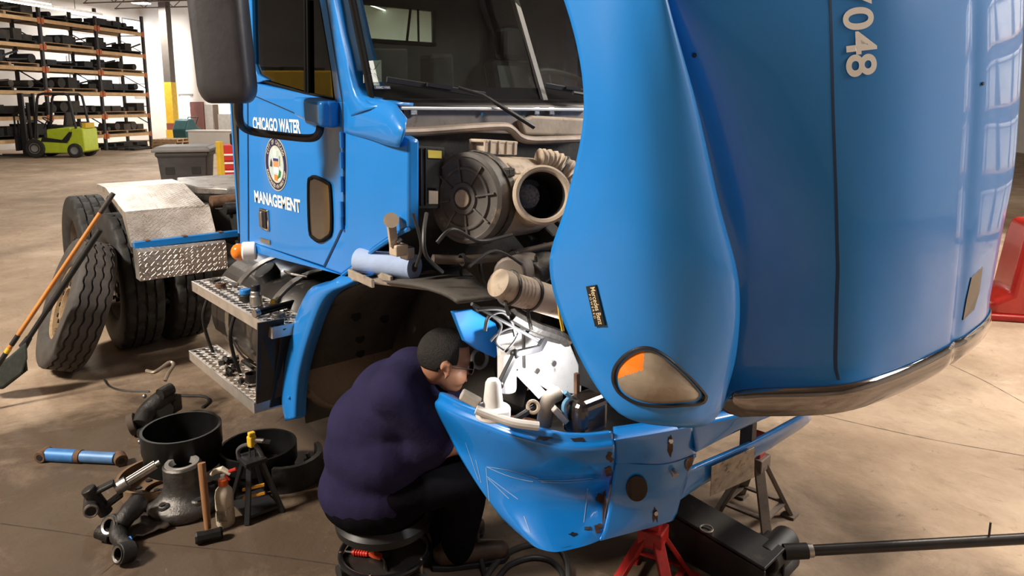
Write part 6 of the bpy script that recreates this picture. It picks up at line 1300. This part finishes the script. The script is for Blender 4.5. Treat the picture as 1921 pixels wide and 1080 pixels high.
for k in range(5):
    a = 2 * math.pi * k / 5 + .4; e = V((math.cos(a) * .172, math.sin(a) * .172, 0)); c_ = MB().cyl(e + V((0, -.012, .028)), e + V((0, .012, .028)), .028, n=16).build('caster', RUBBER, stl); MB().cyl(e + V((0, 0, .03)), e + V((0, 0, .10)), .007, n=8).build('caster_stem', STEEL, stl); MB().ball(e + V((0, 0, .113)), .006, 8, 5).build('ring_bolt', CHROME, stl)
# air blow gun on the stool tray
ga, gb = pZ(647, 1034, .098), pZ(716, 1042, .098); t = thing('blow_gun', 'red air blow gun with a steel nozzle lying on the stool tray', 'air gun', V((ga.x, ga.y, .086))); o0 = V((ga.x, ga.y, .086)); gd = gb - ga
RG = mat('red_plastic', (.62, .03, .015), .35, var=.1); MB().cyl(ga - o0, ga - o0 + gd * .22, .004, n=8).build('nozzle', STEEL, t); MB().tube([ga - o0 + gd * .2, ga - o0 + gd * .45, ga - o0 + gd * .62], [.008, .010, .011], 12).build('barrel', RG, t)
for k in range(5): c_ = ga - o0 + gd * (.26 + .07 * k); MB().lathe([(.009, -.002), (.0125, -.002), (.0125, .002), (.009, .002)], c_, gd, 14, True).build('barrel_ring', RG, t)
gq = [ga - o0 + gd * .6, ga - o0 + gd * .8 - HEAD * .016, ga - o0 + gd * 1.0 - HEAD * .022, ga - o0 + gd * 1.02 + HEAD * .012, ga - o0 + gd * .8 + HEAD * .012]; MB().prism([p - V((0, 0, .008)) for p in gq], (0, 0, .016)).build('grip', mat('orange_red_plastic', (.65, .07, .015), .35), t, 0, bevel=.004)
MB().tube(spline([ga - o0 + gd * 1.0 - HEAD * .01, ga - o0 + gd * 1.1 - HEAD * .03, ga - o0 + gd * 1.18 - HEAD * .08], 4), .004, 8).build('air_tail', STEEL, t)

def organic(mb, name, m, parent, voxel, smooth=6, label=None):
    me = bpy.data.meshes.new(name); me.from_pydata(mb.v, [], mb.f); bm = bmesh.new(); bm.from_mesh(me); bmesh.ops.recalc_face_normals(bm, faces=bm.faces); bm.to_mesh(me); bm.free()
    o = bpy.data.objects.new(name, me); col.objects.link(o); finish(o, m, 0); me.polygons.foreach_set('use_smooth', [True] * len(me.polygons))
    r = o.modifiers.new('fuse', 'REMESH'); r.mode = 'VOXEL'; r.voxel_size = voxel; r.use_smooth_shade = True
    if smooth: s = o.modifiers.new('relax', 'SMOOTH'); s.iterations = smooth; s.factor = .5
    if parent: o.parent = parent
    if label: o['label'] = label
    return o
# joints
PEL = pD(706, 912, 2.80); BEL = pD(716, 842, 2.78); CHE = pD(745, 752, 2.76); UPC = pD(772, 706, 2.73); NEK = pD(800, 690, 2.71)
SHR, SHL = pD(742, 735, 2.60), pD(806, 722, 2.86); ELR, ELL = pD(832, 838, 2.66), pD(878, 800, 2.90)
HAR, HAL = V((.55, -.78, .64)), V((.58, -.64, .66))
HIR, HIL = pD(728, 925, 2.72), pD(716, 915, 2.92); KNR, KNL = pD(880, 893, 2.74), pD(862, 890, 3.02); ANR, ANL = pD(858, 1030, 2.92), pD(822, 1000, 3.05)
SKIN = mat('skin', (.36, .17, .10), .5, var=.12, scale=14, bump=.06, bscale=90)
fh = (RIGHT * .90 + HEAD * .38 + V((0, 0, -.22))).normalized(); HC = pD(836, 676, 2.68)
uh = (V((0, 0, 1)) - fh * fh.z).normalized(); uh = (uh + fh * .10).normalized(); sh_ = fh.cross(uh).normalized(); uh = sh_.cross(fh)   # sh_ = the person's right (towards the camera)
def hp3(f, s, u): return HC + fh * f + sh_ * s + uh * u
HM = Matrix(((fh.x, sh_.x, uh.x), (fh.y, sh_.y, uh.y), (fh.z, sh_.z, uh.z)))
body = MB()
body.ball(hp3(-.012, 0, .030), (.098, .078, .092), 20, 14, HM); body.ball(hp3(.030, 0, -.035), (.062, .062, .080), 18, 12, HM); body.ball(hp3(.048, 0, -.085), (.036, .042, .032), 14, 10, HM); body.ball(hp3(.060, 0, .022), (.030, .062, .030), 14, 10, HM)
body.capsule(hp3(.080, 0, .008), hp3(.098, 0, -.030), .011, .017); body.ball(hp3(.074, 0, -.062), (.018, .026, .012), 12, 8, HM)
for s_ in (-1, 1): body.ball(hp3(.062, s_ * .034, -.010), (.018, .024, .018), 12, 8, HM); body.ball(hp3(.045, s_ * .046, -.045), (.034, .022, .034), 12, 8, HM)
for s_ in (-1, 1):                                       # ears
    for k in range(7): a = R(-70 + k * 40); body.ball(hp3(-.022 + math.cos(a) * .016 - .004, s_ * (.082 + .008 * (k < 4)), -.012 + math.sin(a) * .027), (.0075, .007, .0075), 8, 6, HM)
    body.ball(hp3(-.018, s_ * .078, -.014), (.014, .008, .022), 10, 6, HM)
body.capsule(hp3(-.030, 0, -.03), NEK, .060, .066); body.capsule(NEK, UPC, .066, .08); body.capsule(UPC, CHE, .10, .14); body.capsule(CHE, BEL, .14, .15)
body.capsule(UPC, SHR, .07, .06); body.capsule(UPC, SHL, .07, .06); body.capsule(SHR, ELR, .055, .042); body.capsule(SHL, ELL, .055, .042)
def hand(b, wrist, elbow, target, side_):
    d = (wrist - elbow).normalized(); b.capsule(elbow, wrist, .042, .028)
    fwd = (target - wrist).normalized(); pn = fwd.cross(V((0, 0, 1))).normalized(); up = pn.cross(fwd)
    palm = wrist + fwd * .05
    for k in range(4):
        o_ = pn * (k - 1.5) * .021; b.capsule(wrist + fwd * .015 + o_ * .7, palm + fwd * .035 + o_, .016, .013)
        L = (.070, .082, .076, .060)[k]; k0 = palm + fwd * .038 + o_; k1 = k0 + (fwd * .8 - V((0, 0, .5))).normalized() * L * .5; k2 = k1 + (fwd * .35 - V((0, 0, .95))).normalized() * L * .5; b.capsule(k0, k1, .0095, .0088, 8); b.capsule(k1, k2, .0088, .0075, 8)
    th = palm - fwd * .015 + pn * side_ * .038; b.capsule(palm - fwd * .03 + pn * side_ * .02, th, .015, .012, 8); b.capsule(th, th + fwd * .045 - V((0, 0, .018)), .011, .009, 8)
hand(body, HAR, ELR, V((.70, -.72, .62)), -1); hand(body, HAL, ELL, V((.72, -.56, .64)), 1)
person = organic(body, 'person', SKIN, None, .0075, 3)
tag(person, 'mechanic in navy polo and dark trousers sitting hunched on a low stool by the bumper', 'person')
# hair: a close-cropped cap over the skull
hair = MB(); n, mm_ = 64, 40; pts = {}; vs = []; fs = []
for i in range(mm_ + 1):
    for k in range(n):
        th = math.pi * i / mm_; ph = 2 * math.pi * k / n; q = V((.102 * math.sin(th) * math.cos(ph), .0815 * math.sin(th) * math.sin(ph), .0955 * math.cos(th))); vs.append(hp3(-.012 + q.x, q.y, .030 + q.z)); pts[(i, k)] = q
for i in range(mm_):
    for k in range(n):
        q = pts[(i, k)] * .5 + pts[(i + 1, (k + 1) % n)] * .5; lim = -.055 if q.x < -.03 else (-.02 if q.x < .03 else .045 - (.062 - abs(q.y)) * .0)
        if q.z > lim: fs.append((i * n + k, (i + 1) * n + k, (i + 1) * n + (k + 1) % n, i * n + (k + 1) % n))
hair.add(vs, fs); hair.build('hair', mat('black_hair', (.012, .009, .007), .65, var=.5, scale=60, bump=.8, bscale=160), person, 60, solid=.004)
for s_ in (-1, 1): MB().tube([hp3(.070, s_ * .018, .012), hp3(.068, s_ * .036, .016), hp3(.055, s_ * .054, .010)], .0045, 6).build('eyebrow', MATS['black_hair'], person)
for s_ in (-1, 1):
    e = MB().ball(hp3(.073, s_ * .034, -.008), .0115, 12, 8).build('eye', mat('eye_white', (.70, .66, .62), .2), person); MB().ball(hp3(.0815, s_ * .034, -.009), (.004, .0055, .0055), 10, 6, HM).build('iris', BLACKGLOSS, e)
gl_ = MB().torus(hp3(.094, .034, -.010), fh, .024, .0018, 24, 6).build('glasses', STEEL, person); MB().torus(hp3(.094, -.034, -.010), fh, .024, .0018, 24, 6).build('glasses_rim', STEEL, gl_); MB().tube([hp3(.096, .010, -.006), hp3(.096, -.010, -.006)], .0018, 6).build('bridge', STEEL, gl_)
for s_ in (-1, 1): MB().tube([hp3(.092, s_ * .058, -.008), hp3(.03, s_ * .078, .0), hp3(-.02, s_ * .086, .004)], .0018, 6).build('temple', STEEL, gl_); MB().cyl(hp3(.093, s_ * .034, -.010), hp3(.0945, s_ * .034, -.010), .023, n=20).build('spectacle_lens', thin_glass('spectacle_lens', (.9, .92, .92), 1.0) if s_ < 0 else bpy.data.materials['spectacle_lens'], gl_)
MB().tube(spline([hp3(.085, .03, -.062), hp3(.093, .0, -.060), hp3(.085, -.03, -.062)], 4), .004, 6).build('lips', mat('lips', (.30, .11, .08), .5), person)
# shirt
NAVY = mat('navy_cloth', (.022, .019, .056), .9, var=.18, scale=7, bump=.35, bscale=16, spec=.1)
sh = MB()
for c_, r_ in ((PEL + V((0, 0, .0)), (.225, .20, .16)), (pD(690, 885, 2.80), (.17, .19, .15)), (BEL, (.222, .205, .19)), (pD(700, 800, 2.78), (.175, .19, .17)), (CHE, (.185, .20, .165)), (pD(728, 735, 2.76), (.13, .17, .12)), (pD(762, 722, 2.74), (.115, .15, .10)), (pD(800, 800, 2.72), (.12, .15, .16))):
    sh.ball(c_, r_, 22, 14, Matrix(((RIGHT.x, HEAD.x, 0), (RIGHT.y, HEAD.y, 0), (0, 0, 1))))
sh.capsule(UPC, SHR, .10, .098); sh.capsule(UPC, SHL, .10, .095); sh.capsule(SHR, SHR.lerp(ELR, .85), .098, .078); sh.capsule(SHL, SHL.lerp(ELL, .75), .095, .072); sh.capsule(UPC, NEK.lerp(UPC, .35), .098, .080); sh.capsule(CHE, UPC, .17, .115)
organic(sh, 'polo_shirt', NAVY, person, .014, 5)
nk = (NEK - UPC).normalized(); cc0 = NEK - nk * .012; MB().lathe([(.082, -.03), (.080, -.005), (.075, .014), (.069, .014), (.072, -.02)], cc0, (nk + V((0, 0, .25)) ).normalized(), 28).build('shirt_collar', NAVY, person, 40)
# trousers, boots
tr_m = mat('black_work_cloth', (.005, .005, .007), .95, var=.3, scale=9, bump=.3, bscale=18, spec=.05)
pn_ = MB(); pn_.ball(PEL + V((0, 0, -.03)), (.215, .20, .13), 20, 12, Matrix(((RIGHT.x, HEAD.x, 0), (RIGHT.y, HEAD.y, 0), (0, 0, 1))))
for h_, k_, a_ in ((HIR, KNR, ANR), (HIL, KNL, ANL)): pn_.capsule(h_, k_, .108, .082); pn_.capsule(k_, k_.lerp(a_, .4), .082, .080); pn_.capsule(k_.lerp(a_, .4), a_ + V((0, 0, .01)), .080, .068)
organic(pn_, 'trousers', tr_m, person, .014, 5)
BOOT = mat('brown_boot', (.055, .032, .022), .5, var=.3, scale=14, bump=.2)
for a_, dv in ((ANR, (RIGHT * .95 + HEAD * .2)), (ANL, (RIGHT * .9 + HEAD * .45))):
    b_ = MB(); f0 = V((a_.x, a_.y, 0)); dv = dv.normalized(); b_.capsule(f0 - dv * .055 + V((0, 0, .055)), f0 + dv * .10 + V((0, 0, .050)), .046, .044); b_.capsule(f0 + dv * .10 + V((0, 0, .048)), f0 + dv * .175 + V((0, 0, .044)), .045, .040); b_.capsule(f0 - dv * .02 + V((0, 0, .06)), a_ + V((0, 0, .06)), .052, .056)
    bt = organic(b_, 'boot', BOOT, person, .010, 4)
    q_ = dv.cross(V((0, 0, 1))); so = [f0 + dv * x + q_ * y for x, y in ((-.105, -.03), (-.105, .03), (-.04, .043), (.10, .046), (.19, .036), (.218, 0), (.19, -.036), (.10, -.046), (-.04, -.043))]; MB().prism([p + V((0, 0, .001)) for p in so], (0, 0, .022)).build('sole', BLACK, bt, 0, bevel=.004)
